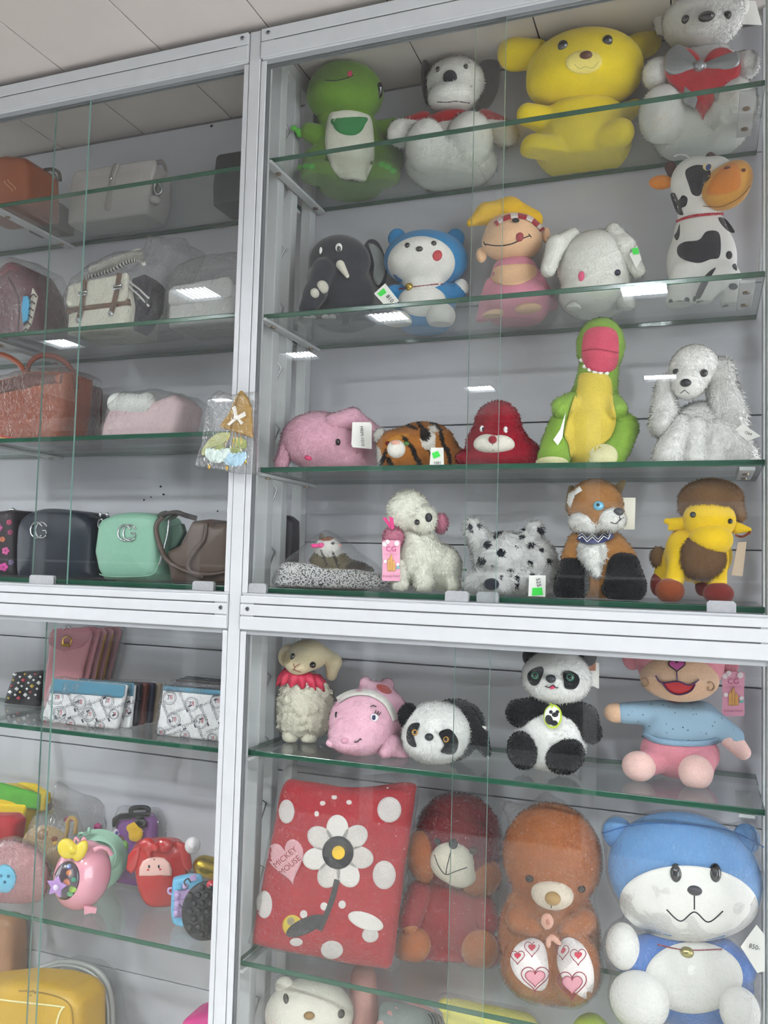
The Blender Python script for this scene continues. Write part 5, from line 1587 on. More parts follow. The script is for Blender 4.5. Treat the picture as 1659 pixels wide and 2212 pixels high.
BG = cloth('6a9dd4', var=0.06); BW = cloth('e2e1dc', var=0.05)
t = Thing('cat_plush', 'very big sky blue plush cat with broad white face in clear plastic', 'plush toy', 1480, 2225, S6, Y=0.14)
t.blob('body', [E(1486, 2115, 138, 110, 58), C(1400, 2070, 10, 1350, 2060, 30, 50, 40), C(1570, 2080, 10, 1596, 2090, 20, 50, 38)], cloth('3f74c0'), k=16, res=52, snap=True)
t.blob('head', [E(1476, 1890, 166, 138, 76, 14)], BG, res=56)
t.blob('ear', [E(1335, 1800, 34, 36, 16, 6)], BG, res=26); t.blob('ear', [E(1612, 1812, 30, 34, 16, 6)], BG, res=26)
t.decal(ellipse(1488, 1952, 150, 82, -3, 60), 'face', BW, off=0.0055, rings=14)
t.decal(ellipse(1499, 2112, 106, 78, 0, 44), 'belly', BW, off=0.003, rings=7)
t.blob('hand', [E(1345, 2044, 36, 52, 36, 50)], BW, res=34); t.blob('foot', [E(1381, 2161, 64, 66, 46, 72)], BW, res=38); t.blob('foot', [E(1598, 2184, 44, 54, 44, 64)], BW, res=38)
t.bead(1460, 1885, 13, 20, 'eye', BLACKB); t.bead(1545, 1885, 13, 20, 'eye', BLACKB); t.bead(1500, 1922, 17, 12, 'nose', plain('2a2c33', 0.4))
t.stroke([(1500, 1934), (1500, 1965)], 3, 'mouth', NAVY, straight=True, off=0.006); t.stroke([(1440, 1965), (1470, 1990), (1500, 1970), (1530, 1992), (1562, 1968)], 3, 'mouth', NAVY, off=0.006)
t.stroke([(1420, 2040), (1480, 2052), (1560, 2050)], 3, 'collar', plain('8a2430', 0.5), off=0.004); t.bead(1484, 2057, 15, 12, 'bell', plain('9a9260', 0.28, metal=0.9))
t.stroke([(1300, 1800), (1400, 1778), (1560, 1790), (1650, 1830)], 3, 'seam', cloth('4a7fc0'), off=0.002)
tg = t.card([(1600, 2045), (1634, 1998), (1652, 2020), (1652, 2098), (1636, 2102)], 88, 1.4, 'price_tag', CARD); t.text('850-', 1630, 2046, 10, -15, INK, flat=90, parent=tg)
t.wrap(grow=4, noise=1.5, res=60)

# ------------------------------------------------------------------ lowest shelf, only tops in view
t = Thing('bear_plush', 'white plush head in plastic at the bottom edge below the red cushion', 'plush toy', 665, 2400, S7, Y=0.15)
t.blob('body', [E(665, 2350, 90, 70, 60), E(668, 2190, 96, 80, 66, 10)], cloth('dedacb', var=0.05), k=16, res=48, snap=True)
t.blob('ear', [E(614, 2130, 20, 22, 14, 6)], cloth('dedacb', var=0.05), res=22)
t.bead(618, 2158, 6, 11, 'eye', plain('3a352e', 0.4), rot=15); t.bead(737, 2190, 8, 9, 'eye', plain('3a352e', 0.4), rot=-20); t.bead(668, 2194, 12, 8, 'nose', plain('8a6a3a', 0.5))
t.wrap(grow=6, res=44)
t = Thing('rabbit_plush', 'small pale pink plush behind the white head on the lowest shelf', 'plush toy', 785, 2400, S7, Y=0.25)
t.blob('body', [E(785, 2300, 50, 100, 40), C(785, 2200, 0, 785, 2110, 0, 36, 30)], cloth('d0a098'), k=14, res=40, snap=True)
t = Thing('shark_plush', 'grey and pink plush with stitched lines on the lowest shelf', 'plush toy', 900, 2420, S7, Y=0.215)
t.blob('body', [E(890, 2260, 90, 95, 44), E(890, 2400, 85, 80, 44)], cloth('d7a3a0'), k=16, res=44, snap=True)
t.decal([(820, 2176), (850, 2164), (920, 2180), (965, 2205), (985, 2250), (930, 2260), (830, 2250)], 'grey_back', cloth('8b9290'), smooth=30, off=0.003)
for i in range(4): t.stroke([(925 + i * 7, 2190), (932 + i * 7, 2200), (934 + i * 7, 2212)], 1.8, 'gill_stitch', INK, off=0.005)
t = Thing('duck_plush', 'pale yellow plush with a round knob in plastic on the lowest shelf', 'plush toy', 1030, 2430, S7, Y=0.115)
YL = cloth('d9d060', var=0.06)
t.blob('body', [C(985, 2190, 10, 1130, 2226, 10, 32, 38), E(1060, 2310, 100, 90, 44), E(1060, 2420, 80, 100, 44)], YL, k=16, res=48, snap=True)
t.blob('knob', [E(962, 2172, 16, 17, 14, 14)], YL, res=22)
t.wrap(grow=6, res=44)
t = Thing('ball', 'lime green round plush top at the bottom under the orange bear', 'plush toy', 1275, 2440, S7, Y=0.13)
t.blob('body', [E(1278, 2252, 48, 66, 44), E(1278, 2400, 80, 170, 56)], cloth('b4c83a', var=0.05), k=20, res=44, snap=True)
# ------------------------------------------------------------------ handbags, upper left bay
LEA = lambda c, r=0.45, b=0.15: plain(c, r, spec=0.4, bump=b, scale=260, var=0.08)
GOLD = plain('c8a24a', 0.22, metal=1.0); SILVER = plain('b8babd', 0.2, metal=1.0)

t = Thing('handbag', 'tan brown box handbag with stitched front at the left edge of the top shelf', 'bag', 10, 474, L1, Y=0.12, face=0)
m = LEA('8a4a2c')
t.blob('body', [PL([(-60, 345), (10, 334), (48, 337), (58, 350), (60, 468), (-60, 480)], 42, 0, 10, 6)], m, res=44, snap=True)
for p in ([(10, 336), (10, 395), (26, 410), (26, 470)], [(17, 336), (17, 390), (33, 405), (33, 468)]): t.stroke(p, 1.8, 'stitching', plain('b98a6a', 0.6), straight=True)
t.stroke([(-40, 368), (58, 356)], 2, 'seam', plain('5a2c1a', 0.6), straight=True)
t = Thing('handbag', 'dark brown rounded handbag with looped handle behind the tan box bag', 'bag', 100, 462, L1, Y=0.245, face=0)
t.blob('body', [PL([(58, 400), (80, 385), (106, 382), (122, 396), (128, 420), (128, 452), (58, 458)], 24, 0, 12, 6)], LEA('3c2c28'), res=40, snap=True)
t.tube([(70, 392, 20), (85, 372, 20), (110, 366, 20), (126, 372, 20), (130, 390, 20)], 3.4, 'handle', LEA('4a4038')); t.tube([(114, 372, 30), (122, 384, 32), (124, 396, 32)], 2.2, 'ring', SILVER)

t = Thing('satchel', 'grey leather satchel with a wide flap and strap on the top shelf', 'bag', 230, 478, L1, Y=0.237, face=0)
gm = LEA('b8b2b0'); gd = LEA('99938f')
t.blob('body', [PL([(150, 395), (160, 372), (330, 346), (328, 420), (316, 464), (308, 468), (150, 489), (143, 484)], 32, 0, 10, 8)], gm, res=50, snap=True)
t.blob('flap', [PL([(156, 374), (166, 367), (330, 341), (336, 348), (322, 420), (316, 427), (152, 443), (146, 432)], 5, 32, 4)], gm, res=54)
t.blob('strap', [PL([(243, 352), (257, 350), (246, 380), (236, 448), (230, 456), (222, 450)], 3, 40, 2)], gd, res=44)
t.bead(240, 385, 3, 4, 'stud', SILVER, depth=3)
t.tube([(336, 352, 26), (350, 350, 0), (357, 362, -14), (356, 380, -8), (346, 400, 14), (340, 425, 28), (332, 440, 36)], 4.5, 'side_strap', gd, flat=0.5)
t.tube([(336, 395, 34), (346, 398, 32), (350, 410, 32), (342, 420, 34), (334, 412, 34)], 2.2, 'buckle', SILVER, closed=True)
t.bead(336, 432, 10, 8, 'tassel', gm, dz=34)

t = Thing('handbag', 'dark charcoal handbag half hidden behind the middle post on the top shelf', 'bag', 500, 478, L1, Y=0.245, face=0)
t.blob('body', [PL([(463, 338), (470, 330), (556, 316), (556, 466), (500, 476), (464, 476), (457, 468), (456, 400)], 38, 0, 12, 6)], LEA('2b2f33', 0.6), res=46, snap=True)

# second shelf
t = Thing('backpack', 'maroon shiny backpack in plastic with patterned strap at the left edge', 'bag', 30, 760, L2, Y=0.14, face=0)
t.blob('body', [PL([(-70, 610), (-10, 580), (20, 560), (45, 572), (66, 610), (76, 660), (74, 735), (50, 760), (-70, 768)], 46, 0, 18, 14)], LEA('6a4650', 0.3), res=46, snap=True)
t.stroke([(18, 600), (38, 640), (40, 700), (28, 738)], 4, 'piping', LEA('4a2830'))
t.stroke([(0, 590), (20, 575), (38, 580)], 16, 'top_handle', LEA('7c3c48'))
c = t.card([(70, 622), (80, 640), (66, 700), (52, 752), (46, 742), (58, 690)], 62, 3, 'strap', plain('cfc8bc', 0.7))
for i in range(7):
    y = 640 + i * 15; x = 72 - i * 3.2
    t.stroke([(x - 8, y + 3), (x, y - 5), (x + 7, y + 2)], 3, 'zigzag_print', plain('3a3232', 0.7), straight=True, flat=66, parent=c)
t.blob('tag', [PL([(48, 640), (58, 638), (62, 650), (58, 690), (48, 698), (45, 670)], 3, 66, 2)], plain('4a9ac0', 0.4), res=30)
t.blob('plastic_wrap', [PL([(-74, 600), (-10, 560), (20, 548), (55, 560), (76, 600), (86, 660), (82, 750), (50, 772), (-74, 776)], 52, 0, 18, 16)], FILM2(), res=44, noise=2, nfreq=80, target=False)

t = Thing('satchel', 'cream canvas satchel with brown belts and striped side in clear plastic', 'bag', 210, 738, L2, Y=0.15, face=0)
cr_ = plain('e3dfcf', 0.7, bump=0.2, scale=500, var=0.06); bw = LEA('6b4a36'); nv = cloth('2c2a38', 0.8)
t.blob('body', [PL([(150, 640), (274, 600), (284, 660), (276, 715), (268, 722), (150, 738), (143, 728)], 46, 0, 8, 8)], cr_, res=48, snap=True)
t.blob('trim', [PL([(140, 655), (143, 664), (272, 648), (280, 640), (280, 660), (270, 660), (143, 678), (138, 668)], 3, 52, 2)], bw, res=40)
t.blob('flap', [PL([(147, 618), (156, 612), (272, 588), (276, 596), (274, 640), (268, 650), (146, 664), (141, 654)], 4, 52, 3)], cr_, res=48)
for x0, y0, x1, y1 in ((183, 604, 170, 690), (258, 590, 240, 676)):
    t.stroke([(x0, y0), ((x0 + x1) / 2 + 2, (y0 + y1) / 2), (x1, y1)], 11, 'belt', bw, off=0.003)
    t.tube([(x0 - 12, y0 + 28, 60), (x0 + 5, y0 + 25, 60), (x0 + 4, y0 + 32, 60), (x0 - 12, y0 + 35, 60)], 1.6, 'buckle', SILVER, closed=True, straight=True); t.bead(x1, y1 + 2, 6, 6, 'clasp', SILVER, depth=4)
t.blob('side_panel', [PL([(282, 600), (310, 590), (326, 606), (322, 660), (300, 700), (286, 715)], 24, 10, 6)], nv, res=34)
for q in ([(276, 606), (300, 624), (322, 645)], [(276, 616), (300, 638), (322, 662)]): t.stroke(q, 4, 'stripe', plain('d8d6d4', 0.7), straight=True, off=0.002)
p = spline([(186, 600), (215, 592), (245, 582), (275, 566), (300, 562), (310, 570)], 44)
for i, q in enumerate(p): t.bead(q[0], q[1], 5, 4, 'braid', plain('e4e0d6' if i % 2 else '3a3a40', 0.7), dz=20, depth=5, rot=35, n=8)
t.blob('top_roll', [C(200, 584, 0, 300, 550, -10, 9, 12)], cloth('e8e6da'), res=34)
t.blob('plastic_wrap', [PL([(130, 640), (150, 598), (200, 560), (255, 538), (305, 536), (312, 502), (388, 510), (372, 545), (338, 600), (342, 650), (330, 705), (260, 735), (140, 742)], 50, 0, 14, 10)], FILM2(), res=52, noise=2.4, nfreq=90, target=False)

t = Thing('handbag', 'plain white handbag with a flap in clear plastic on the second shelf', 'bag', 430, 735, L2, Y=0.16, face=0)
wm = LEA('cfd0ce')
t.blob('body', [PL([(364, 630), (480, 600), (500, 610), (500, 705), (370, 728), (362, 720)], 46, 0, 8, 8)], wm, res=44, snap=True)
t.blob('flap', [PL([(362, 628), (372, 618), (490, 596), (500, 604), (498, 640), (370, 660), (362, 655)], 5, 52, 3)], wm, res=44)
t.bead(432, 664, 12, 10, 'clasp', plain('d8d8d6', 0.3), depth=5)
t.blob('plastic_wrap', [PL([(352, 620), (380, 570), (440, 545), (508, 540), (512, 700), (460, 735), (360, 745)], 56, 0, 12, 8)], FILM2(), res=44, noise=2.2, nfreq=90, target=False)

# third shelf
t = Thing('tote_bag', 'rust orange leather tote with long handles in plastic at the left edge', 'bag', 50, 970, L3, Y=0.13, face=0)
om = LEA('964624', 0.4); od = LEA('5c2a20', 0.45)
t.blob('body', [PL([(-70, 830), (0, 818), (60, 800), (140, 800), (134, 880), (122, 950), (118, 968), (-70, 975)], 40, 0, 10, 12)], om, res=48, snap=True)
t.decal([(-60, 836), (0, 824), (60, 806), (136, 806), (133, 828), (60, 838), (-60, 862)], 'top_band', od, off=0.002, skirt=0.002)
t.tube([(60, 812, 30), (64, 785, 30), (90, 768, 30), (130, 775, 24), (158, 805, 16), (165, 840, 10)], 5, 'handle', LEA('6b3226'), flat=0.5); t.tube([(-40, 775, 20), (0, 765, 20), (40, 785, 25), (58, 815, 32)], 5, 'handle', om, flat=0.5)
for i, c in enumerate(('c83a2c', 'd8a02c', '4a9a4a')): t.stroke([(-60, 930 + i * 4), (-10, 940 + i * 4), (40, 948 + i * 4)], 4, 'rainbow_stripe', plain(c, 0.5), off=0.002)
t.blob('plastic_wrap', [PL([(-76, 822), (0, 808), (60, 790), (150, 792), (144, 880), (138, 970), (130, 978), (-76, 985)], 47, 0, 12, 12)], FILM2(), res=46, noise=2, nfreq=90, target=False)
t = Thing('tote_bag', 'dark red tote with a red ribbon standing behind the orange tote', 'bag', 170, 942, L3, Y=0.257, face=0)
t.blob('body', [PL([(120, 828), (150, 822), (194, 822), (192, 962), (120, 967)], 20, 0, 6, 6)], LEA('5c2026'), res=40, snap=True)
t.blob('front_panel', [PL([(132, 845), (150, 840), (148, 920), (132, 925)], 3, 30, 2)], LEA('4a6a70'), res=30); t.blob('ribbon', [E(160, 838, 9, 16, 6, 34, 10), E(164, 852, 7, 10, 6, 34, -20)], plain('d8452c', 0.5), k=4, res=26)
t = Thing('handbag', 'pale pink handbag with a white padded roll in clear plastic, third shelf', 'bag', 300, 962, L3, Y=0.14, face=0)
t.blob('body', [PL([(215, 950), (222, 915), (234, 885), (330, 866), (374, 850), (392, 870), (378, 930), (366, 958), (225, 968)], 40, 0, 10, 12)], LEA('d8bcc0'), res=46, snap=True)
t.blob('padded_roll', [C(256, 872, 30, 318, 876, 34, 22, 22), E(320, 870, 18, 22, 20, 30)], plain('e2e3df', 0.55, bump=0.3, scale=60), k=8, res=38)
t.blob('plastic_wrap', [PL([(210, 930), (232, 870), (258, 844), (330, 838), (385, 848), (406, 862), (396, 930), (386, 968), (214, 972)], 48, 0, 12, 14)], FILM2(), res=46, noise=2.2, nfreq=90, target=False)

# base of the upper left bay
t = Thing('handbag', 'black and pink floral handbag at the left edge beside the navy bag', 'bag', 10, 1248, L4, Y=0.15, face=0)
fl = plain('2c262c', 0.5, var=0.2, scale=60)
t.blob('body', [PL([(-60, 1130), (-20, 1105), (20, 1100), (26, 1106), (30, 1160), (28, 1245), (-60, 1250)], 40, 0, 12, 10)], fl, res=40, snap=True)
for x, y, r, c in ((-4, 1140, 9, 'a0487a'), (12, 1190, 8, 'c0568c'), (8, 1225, 9, 'c84a96'), (22, 1150, 6, '8a3a5c'), (-12, 1170, 7, '6a7a5a'), (24, 1215, 6, '7a6a8c'), (5, 1165, 6, 'b46a4a'), (20, 1128, 6, 'b04a6a'), (-10, 1205, 8, '9a5a7a')):
    for k in range(5): t.decal(ellipse(x + r * .6 * math.cos(k * 1.257), y + r * .6 * math.sin(k * 1.257), r * .5, r * .5, 0, 10), 'flower_print', plain(c, 0.5), rings=2)
t.tube([(20, 1104, 20), (28, 1100, 24), (34, 1108, 24)], 3, 'ring', SILVER)

NB = LEA('1c2430', 0.4)


def emblem(t, x, y, w, h, mat):
    """two interlocked rings cut open, one of them with an inner bar"""
    a = np.linspace(0.22 * math.pi, 1.85 * math.pi, 22)
    def ring(cx, sx, a0):
        P = [(cx + sx * w * math.cos(q), y + h * math.sin(q)) for q in a0]
        p = np.array(P); V = t.hit(p[:, 0], p[:, 1], 0.0025); v, f = sweep(V, 1.7 * t.s, 8, 1.0)
        return mesh_obj('emblem', v, f, mat, t.root)
    ring(x - w * .35, 1, a); ring(x + w * .45, 1, a)
    for P in ([(x + w * 1.25, y + h * .5), (x + w * 1.2, y + h * .05), (x + w * .65, y + h * .05)],):
        p = np.array(P); V = t.hit(p[:, 0], p[:, 1], 0.0025); v, f = sweep(V, 1.6 * t.s, 8); mesh_obj('emblem', v, f, mat, t.root)


t = Thing('handbag', 'dark navy rounded handbag with metal letter emblem left of the green bag', 'bag', 120, 1255, L4, Y=0.15, face=0)
t.blob('body', [PL([(35, 1245), (34, 1160), (46, 1118), (88, 1098), (150, 1102), (182, 1112), (200, 1140), (198, 1220), (186, 1252), (50, 1256)], 44, 0, 14, 14, 40)], NB, res=48, snap=True)
emblem(t, 84, 1145, 13, 17, SILVER)
t.stroke([(60, 1112), (120, 1102), (170, 1118), (192, 1150), (190, 1220)], 2, 'piping', LEA('2c3644'), off=0.002)
t.tube([(192, 1122, 30), (206, 1116, 30), (216, 1122, 26), (212, 1134, 24), (200, 1136, 30)], 4, 'strap_loop', LEA('181c24'), closed=True); t.tube([(212, 1128, 34), (220, 1122, 34), (224, 1134, 34), (214, 1140, 34)], 2, 'ring', SILVER, closed=True)

t = Thing('handbag', 'mint green rounded handbag with a silver letter emblem on the front', 'bag', 280, 1254, L4, Y=0.13, face=0)
gm = LEA('82ae98', 0.42)
t.blob('body', [PL([(202, 1190), (210, 1130), (217, 1120), (245, 1108), (275, 1104), (310, 1105), (332, 1112), (338, 1122), (338, 1190), (335, 1238), (318, 1253), (224, 1253), (210, 1230)], 46, 0, 14, 12)], gm, res=52, snap=True)
t.stroke([(214, 1240), (240, 1246), (320, 1244), (340, 1226), (350, 1180), (352, 1140)], 2, 'piping', LEA('94bca6'), off=0.002)
emblem(t, 274, 1151, 14, 17, SILVER)
for x in (232, 217): t.bead(x, 1112, 3, 5, 'stud', SILVER, dz=30)
t.blob('tab', [E(352, 1112, 14, 8, 6, 30, 20), E(372, 1118, 16, 5, 5, 34, 25)], LEA('3a4038'), k=4, res=26)
t.tube([(365, 1120, 34), (362, 1150, 40), (352, 1190, 44), (344, 1220, 44)], 1.8, 'piping', SILVER)

t = Thing('handbag', 'brown slouchy handbag with a long looped strap right of the green bag', 'bag', 420, 1262, L4, Y=0.14, face=0)
bm_ = LEA('5c4c44', 0.4)
t.blob('body', [PL([(368, 1262), (360, 1220), (358, 1190), (388, 1175), (400, 1150), (412, 1125), (450, 1120), (462, 1132), (490, 1130), (496, 1150), (492, 1262)], 44, 0, 14, 12)], bm_, res=52, snap=True)
t.tube([(352, 1116, 50), (340, 1130, 56), (338, 1150, 60), (348, 1185, 62), (362, 1210, 62), (400, 1232, 62), (450, 1240, 58), (490, 1234, 50)], 5, 'strap', LEA('4c3c34'), flat=0.5)
t.tube([(446, 1130, 48), (440, 1165, 56), (420, 1190, 60), (406, 1215, 62), (412, 1236, 62), (440, 1246, 60)], 5, 'strap', LEA('4c3c34'), flat=0.5)
t.tube([(352, 1112, 54), (380, 1107, 54), (400, 1113, 54), (425, 1120, 46)], 5, 'top_band', LEA('2a2422'), flat=0.6)
t.blob('side_panel', [PL([(368, 1136), (390, 1130), (396, 1150), (380, 1180), (364, 1190)], 8, 34, 3)], LEA('2f4a3e'), res=28)
t = Thing('handbag', 'black handbag seen past the middle post beside the bagged kitten', 'bag', 580, 1240, L4, Y=0.228, face=0)
t.blob('body', [PL([(540, 1128), (590, 1110), (618, 1112), (632, 1124), (632, 1190), (627, 1262), (540, 1266)], 19, 0, 10, 6)], LEA('26222c', 0.5), res=38, snap=True)

# ------------------------------------------------------------------ bouquet hung on the post
A0 = at_plane(500, 1022, -0.025)
t = Thing('flower_bouquet', 'small artificial flower bouquet in gold wrap hanging in a clear bag on the post', 'bouquet', 490, 1020, float(A0[2]), Y=-0.025, face=0)
t.zfloor = -1
gp = plain('a8843c', 0.5, metal=0.25, bump=0.6, scale=600, var=0.25)
t.blob('gold_wrap', [PL([(512, 850), (520, 842), (532, 856), (541, 880), (544, 946), (510, 935), (472, 922), (494, 890)], 5, 0, 3, 6)], gp, res=50)
t.stroke([(517, 850), (505, 890), (498, 930)], 2.5, 'fold', plain('7c5f2a', 0.6))
LW_ = plain('e6e2d8', 0.6, bump=0.3, scale=300)
t.blob('bow', [PL([(506, 902), (500, 880), (508, 876), (512, 898)], 2, 10, 1), PL([(508, 900), (528, 888), (530, 898), (514, 906)], 2, 10, 1), PL([(506, 902), (490, 916), (494, 920), (510, 906)], 2, 10, 1), PL([(510, 904), (520, 918), (524, 912), (513, 901)], 2, 10, 1), E(508, 902, 4, 4, 4, 12)], LW_, k=1, res=46)
lf = plain('a9ae74', 0.6, var=0.15); lf2 = plain('8f9a52', 0.6, var=0.15)
for q, mm in (([(434, 975), (450, 950), (470, 935), (495, 934), (496, 945), (480, 960), (455, 968), (440, 985)], lf), ([(500, 950), (520, 945), (532, 955), (528, 970), (512, 966)], lf2), ([(462, 968), (480, 960), (486, 972), (470, 978)], lf2), ([(492, 968), (505, 965), (520, 972), (518, 985), (496, 982)], lf2)):
    t.blob('leaf', [PL(q, 1.6, 4, 1, 1.5, 24)], mm, res=40)
for a, b in ((505, 500), (512, 508), (518, 520), (498, 480)): t.tube([(a, 932, 2), ((a + b) / 2 + 2, 950, 6), (b, 975, 3)], 1.1, 'stem', GOLD, seg=6)
for cx, cy, c in ((506, 992, 'a9cfe2'), (470, 984, 'd4e6de')):
    for k in range(9):
        u = (k - 4) / 4.0
        t.blob('petal', [E(cx + u * 18, cy - abs(u) * 4 + (4 if k % 2 else 0), 9, 14, 4, 6 + 3 * (k % 3), -u * 28)], plain(c, 0.7, var=0.08, scale=90), res=18)
for x, y in ((452, 1008), (490, 1010), (530, 996)): t.bead(x, y, 3, 6, 'gold_sprig', GOLD, dz=2)
t.blob('plastic_bag', [PL([(446, 862), (470, 842), (500, 852), (548, 846), (545, 930), (546, 985), (549, 1022), (500, 1021), (418, 1006), (432, 960), (440, 905)], 15, 0, 6, 6)], FILM2(), res=56, noise=1.6, nfreq=110, target=False)
# ------------------------------------------------------------------ lower left bay: wallets
t = Thing('wallet', 'black leather wallet with coloured diamond studs left of the pink purses', 'wallet', 50, 1520, L5, Y=0.25, face=0)
t.blob('body', [PL([(28, 1446), (92, 1443), (88, 1470), (82, 1520), (10, 1516), (8, 1508)], 18, 0, 4, 5)], LEA('1a191c', 0.4), res=44, snap=True)
for i in range(5):
    for j in range(6):
        x = 32 + j * 11 - i * 3.5; y = 1456 + i * 13 + (6 if j % 2 else 0)
        if y > 1512: continue
        c = ['d8d8d8', 'd8d8d8', 'b89a3c', 'd0d0d0', 'a83a4a', 'cfcfcf'][(i * 2 + j) % 6]
        w = 3.2 if (i + j) % 3 else 5
        t.decal([(x - w, y), (x, y - w), (x + w, y), (x, y + w)], 'diamond_stud', plain(c, 0.3, metal=0.4), rings=1)

pm = LEA('b98088', 0.4); pm2 = LEA('a56c76', 0.4)
names = ['pink phone purse with a gold ring clasp, foremost of the leaning stack', 'pink phone purse second in the leaning stack, behind the gold clasp one', 'dusty pink zip purse third in the leaning stack', 'dusty pink zip purse fourth in the leaning stack, in plastic', 'pink purse rearmost of the leaning stack, wrapped in plastic']
for k in range(5):
    dx = k * 15.5; Yk = 0.228 + 0.0145 * k
    t = Thing('phone_purse', names[k], 'purse', 125 + dx, 1525 - k * 3, L5, Y=Yk, face=0, group='pink phone purses')
    m = pm if k < 2 else LEA('a87880', 0.4)
    t.blob('body', [PL([(108 + dx, 1372 - k), (114 + dx, 1362 - k), (190 + dx, 1357 - k), (199 + dx, 1366 - k), (180 + dx, 1440), (162 + dx, 1528), (86 + dx, 1532)], 4, 0, 3, 0)], m, res=40, snap=True)
    if k < 2:
        t.blob('flap', [PL([(106 + dx, 1368 - k), (114 + dx, 1358 - k), (190 + dx, 1354 - k), (201 + dx, 1364 - k), (190 + dx, 1384), (176 + dx, 1398), (138 + dx, 1409), (116 + dx, 1400), (103 + dx, 1390)], 1.6, 5, 1)], pm2, res=40)
    if k == 0:
        t.tube([(136, 1392, 13), (137, 1380, 13), (146, 1375, 13), (154, 1381, 13), (153, 1392, 13)], 1.6, 'clasp', GOLD); t.card([(132, 1389), (150, 1391), (149, 1398), (131, 1396)], 12, 3, 'clasp_plate', GOLD)
        t.tube([(136, 1360, 6), (146, 1352, 6), (154, 1358, 6)], 1.8, 'ring', SILVER)
    if k in (2, 3):
        t.tube([(197 + dx, 1370, 4), (182 + dx, 1440, 4), (166 + dx, 1520, 4)], 1.6, 'zip', GOLD)
    if k == 4:
        t.blob('plastic_wrap', [PL([(104 + dx, 1354), (190 + dx, 1345), (208 + dx, 1360), (190 + dx, 1440), (172 + dx, 1530), (84 + dx, 1534)], 5.5, 0, 4, 0)], FILM2(), res=34, noise=1.6, nfreq=110, target=False)

PRW = plain('e9e8ea', 0.4, bump=0.08, scale=120)
BLU = LEA('4d7d94', 0.4)
PK1, PK2, PK3 = plain('2a2a3c', 0.6), plain('b8324a', 0.6), plain('6c6c76', 0.6)


def teen_print(t, quad, seed=0):
    """the wallet's print: ringed monograms in diagonal rows with the word between them"""
    A, B, C_, D = [np.array(q, float) for q in quad]
    def uv(u, v): return A * (1 - u) * (1 - v) + B * u * (1 - v) + C_ * u * v + D * (1 - u) * v
    objs = []
    w = np.linalg.norm(B - A); h = np.linalg.norm(D - A)
    ang = -math.degrees(math.atan2(B[1] - A[1], B[0] - A[0]))
    for i, (u, v) in enumerate(((.12, .12), (.44, .22), (.80, .10), (.22, .62), (.60, .58), (.93, .50), (.40, .93), (.78, .92), (.06, .95))):
        c = uv(u, v); r = 15.0
        if v > .86 or u > .9 or u < .08: r = 11.0
        for rr, ww in ((r, 1.1), (r * .78, .7)):
            objs.append((t.stroke(ellipse(c[0], c[1], rr * .95, rr, 0, 22), ww, 'ring_print', PK3, closed=True, straight=True, off=0.0008), 2))
        objs.append((t.text('T', c[0] - r * .16, c[1], r * .72, ang - 8, PK1, off=0.0009, sx=.9), 0))
        objs.append((t.text('B', c[0] + r * .22, c[1] - 1, r * .66, ang - 8, PK2, off=0.0011, sx=.8), 1))
    for u, v, a in ((.27, .40, 28), (.62, .20, 28), (.45, .66, 28), (.80, .72, 28), (.16, .86, 28), (.95, .26, 28), (.30, .12, -62), (.62, .38, -62), (.08, .40, -62), (.44, .45, -62), (.78, .34, -62), (.62, .86, -62), (.24, .93, 28)):
        c = uv(u, v)
        objs.append((t.text('TEENAGE', c[0], c[1], 6.4, ang + a, PK3, off=0.0009), 2))
        a2 = math.radians(ang + a)
        q = c + np.array([math.cos(a2), -math.sin(a2)]) * 27
        d = np.array([math.cos(a2), -math.sin(a2)]) * 4; n = np.array([-d[1], d[0]]) * .45
        objs.append((t.decal([q - d - n, q + d - n, q + d + n, q - d + n], 'bar_print', PK1, rings=1, off=0.0008, skirt=0.0002), 0))
    return join_into('print', objs, [PK1, PK2, PK3], t.root)


def wallet(lab, quad, band, mat, Y, group, print_=True, film=True, half=7, cat='wallet'):
    q = np.array(quad, float)
    c = q.mean(0)
    t = Thing('wallet', lab, cat, (q[2][0] + q[3][0]) / 2, (q[2][1] + q[3][1]) / 2, L5, Y=Y, face=0, group=group)
    t.blob('body', [PL(q, half, 0, 3, 2)], mat if not print_ else PRW, res=44, snap=True)
    if print_:
        f = band
        top = [q[0], q[1], q[1] + (q[2] - q[1]) * f, q[0] + (q[3] - q[0]) * f]
        t.blob('band', [PL([top[0] + (-1, -2), top[1] + (1, -2), top[2] + (1, 0), top[3] + (-1, 0)], 2.5, half + 1.2, 1.5)], BLU, res=44)
        teen_print(t, [top[3], top[2], q[2], q[3]])
    if film:
        e = 5
        t.blob('plastic_wrap', [PL([q[0] + (-e, -e), q[1] + (e, -e), q[2] + (e, 1), q[3] + (-e, 1)], half + 2.2, 0, 5, 2)], FILM2(), res=40, noise=1.4, nfreq=120, target=False)
    return t


wallet('white printed wallet with pale blue top band, front of the left pack', [(116, 1467), (272, 1479), (250, 1577), (84, 1562)], .32, PRW, 0.085, 'wallets in the left pack')
for k, (lab, c) in enumerate((('tan brown wallet edge just behind the front wallet of the left pack', 'a0703c'), ('black wallet edge in the middle of the left pack', '23222a'), ('dark maroon wallet edge in the left pack', '5a2a24'), ('navy wallet edge at the back of the left pack', '2a2c40'), ('cream wallet edge at the far back of the left pack', 'b09a88'))):
    dx = 20 + k * 14.5
    w_ = wallet(lab, [(150 + dx, 1467 + k), (268 + dx, 1476), (258 + dx, 1572), (130 + dx, 1560)], .3, LEA(c), 0.116 + 0.0225 * k, 'wallets in the left pack', print_=(k == 0), film=(k == 4), half=6.5)
wallet('white printed wallet with blue top band beside the middle post, front of the right pack', [(352, 1482), (500, 1494), (492, 1608), (336, 1586)], .12, PRW, 0.085, 'wallets in the right pack')
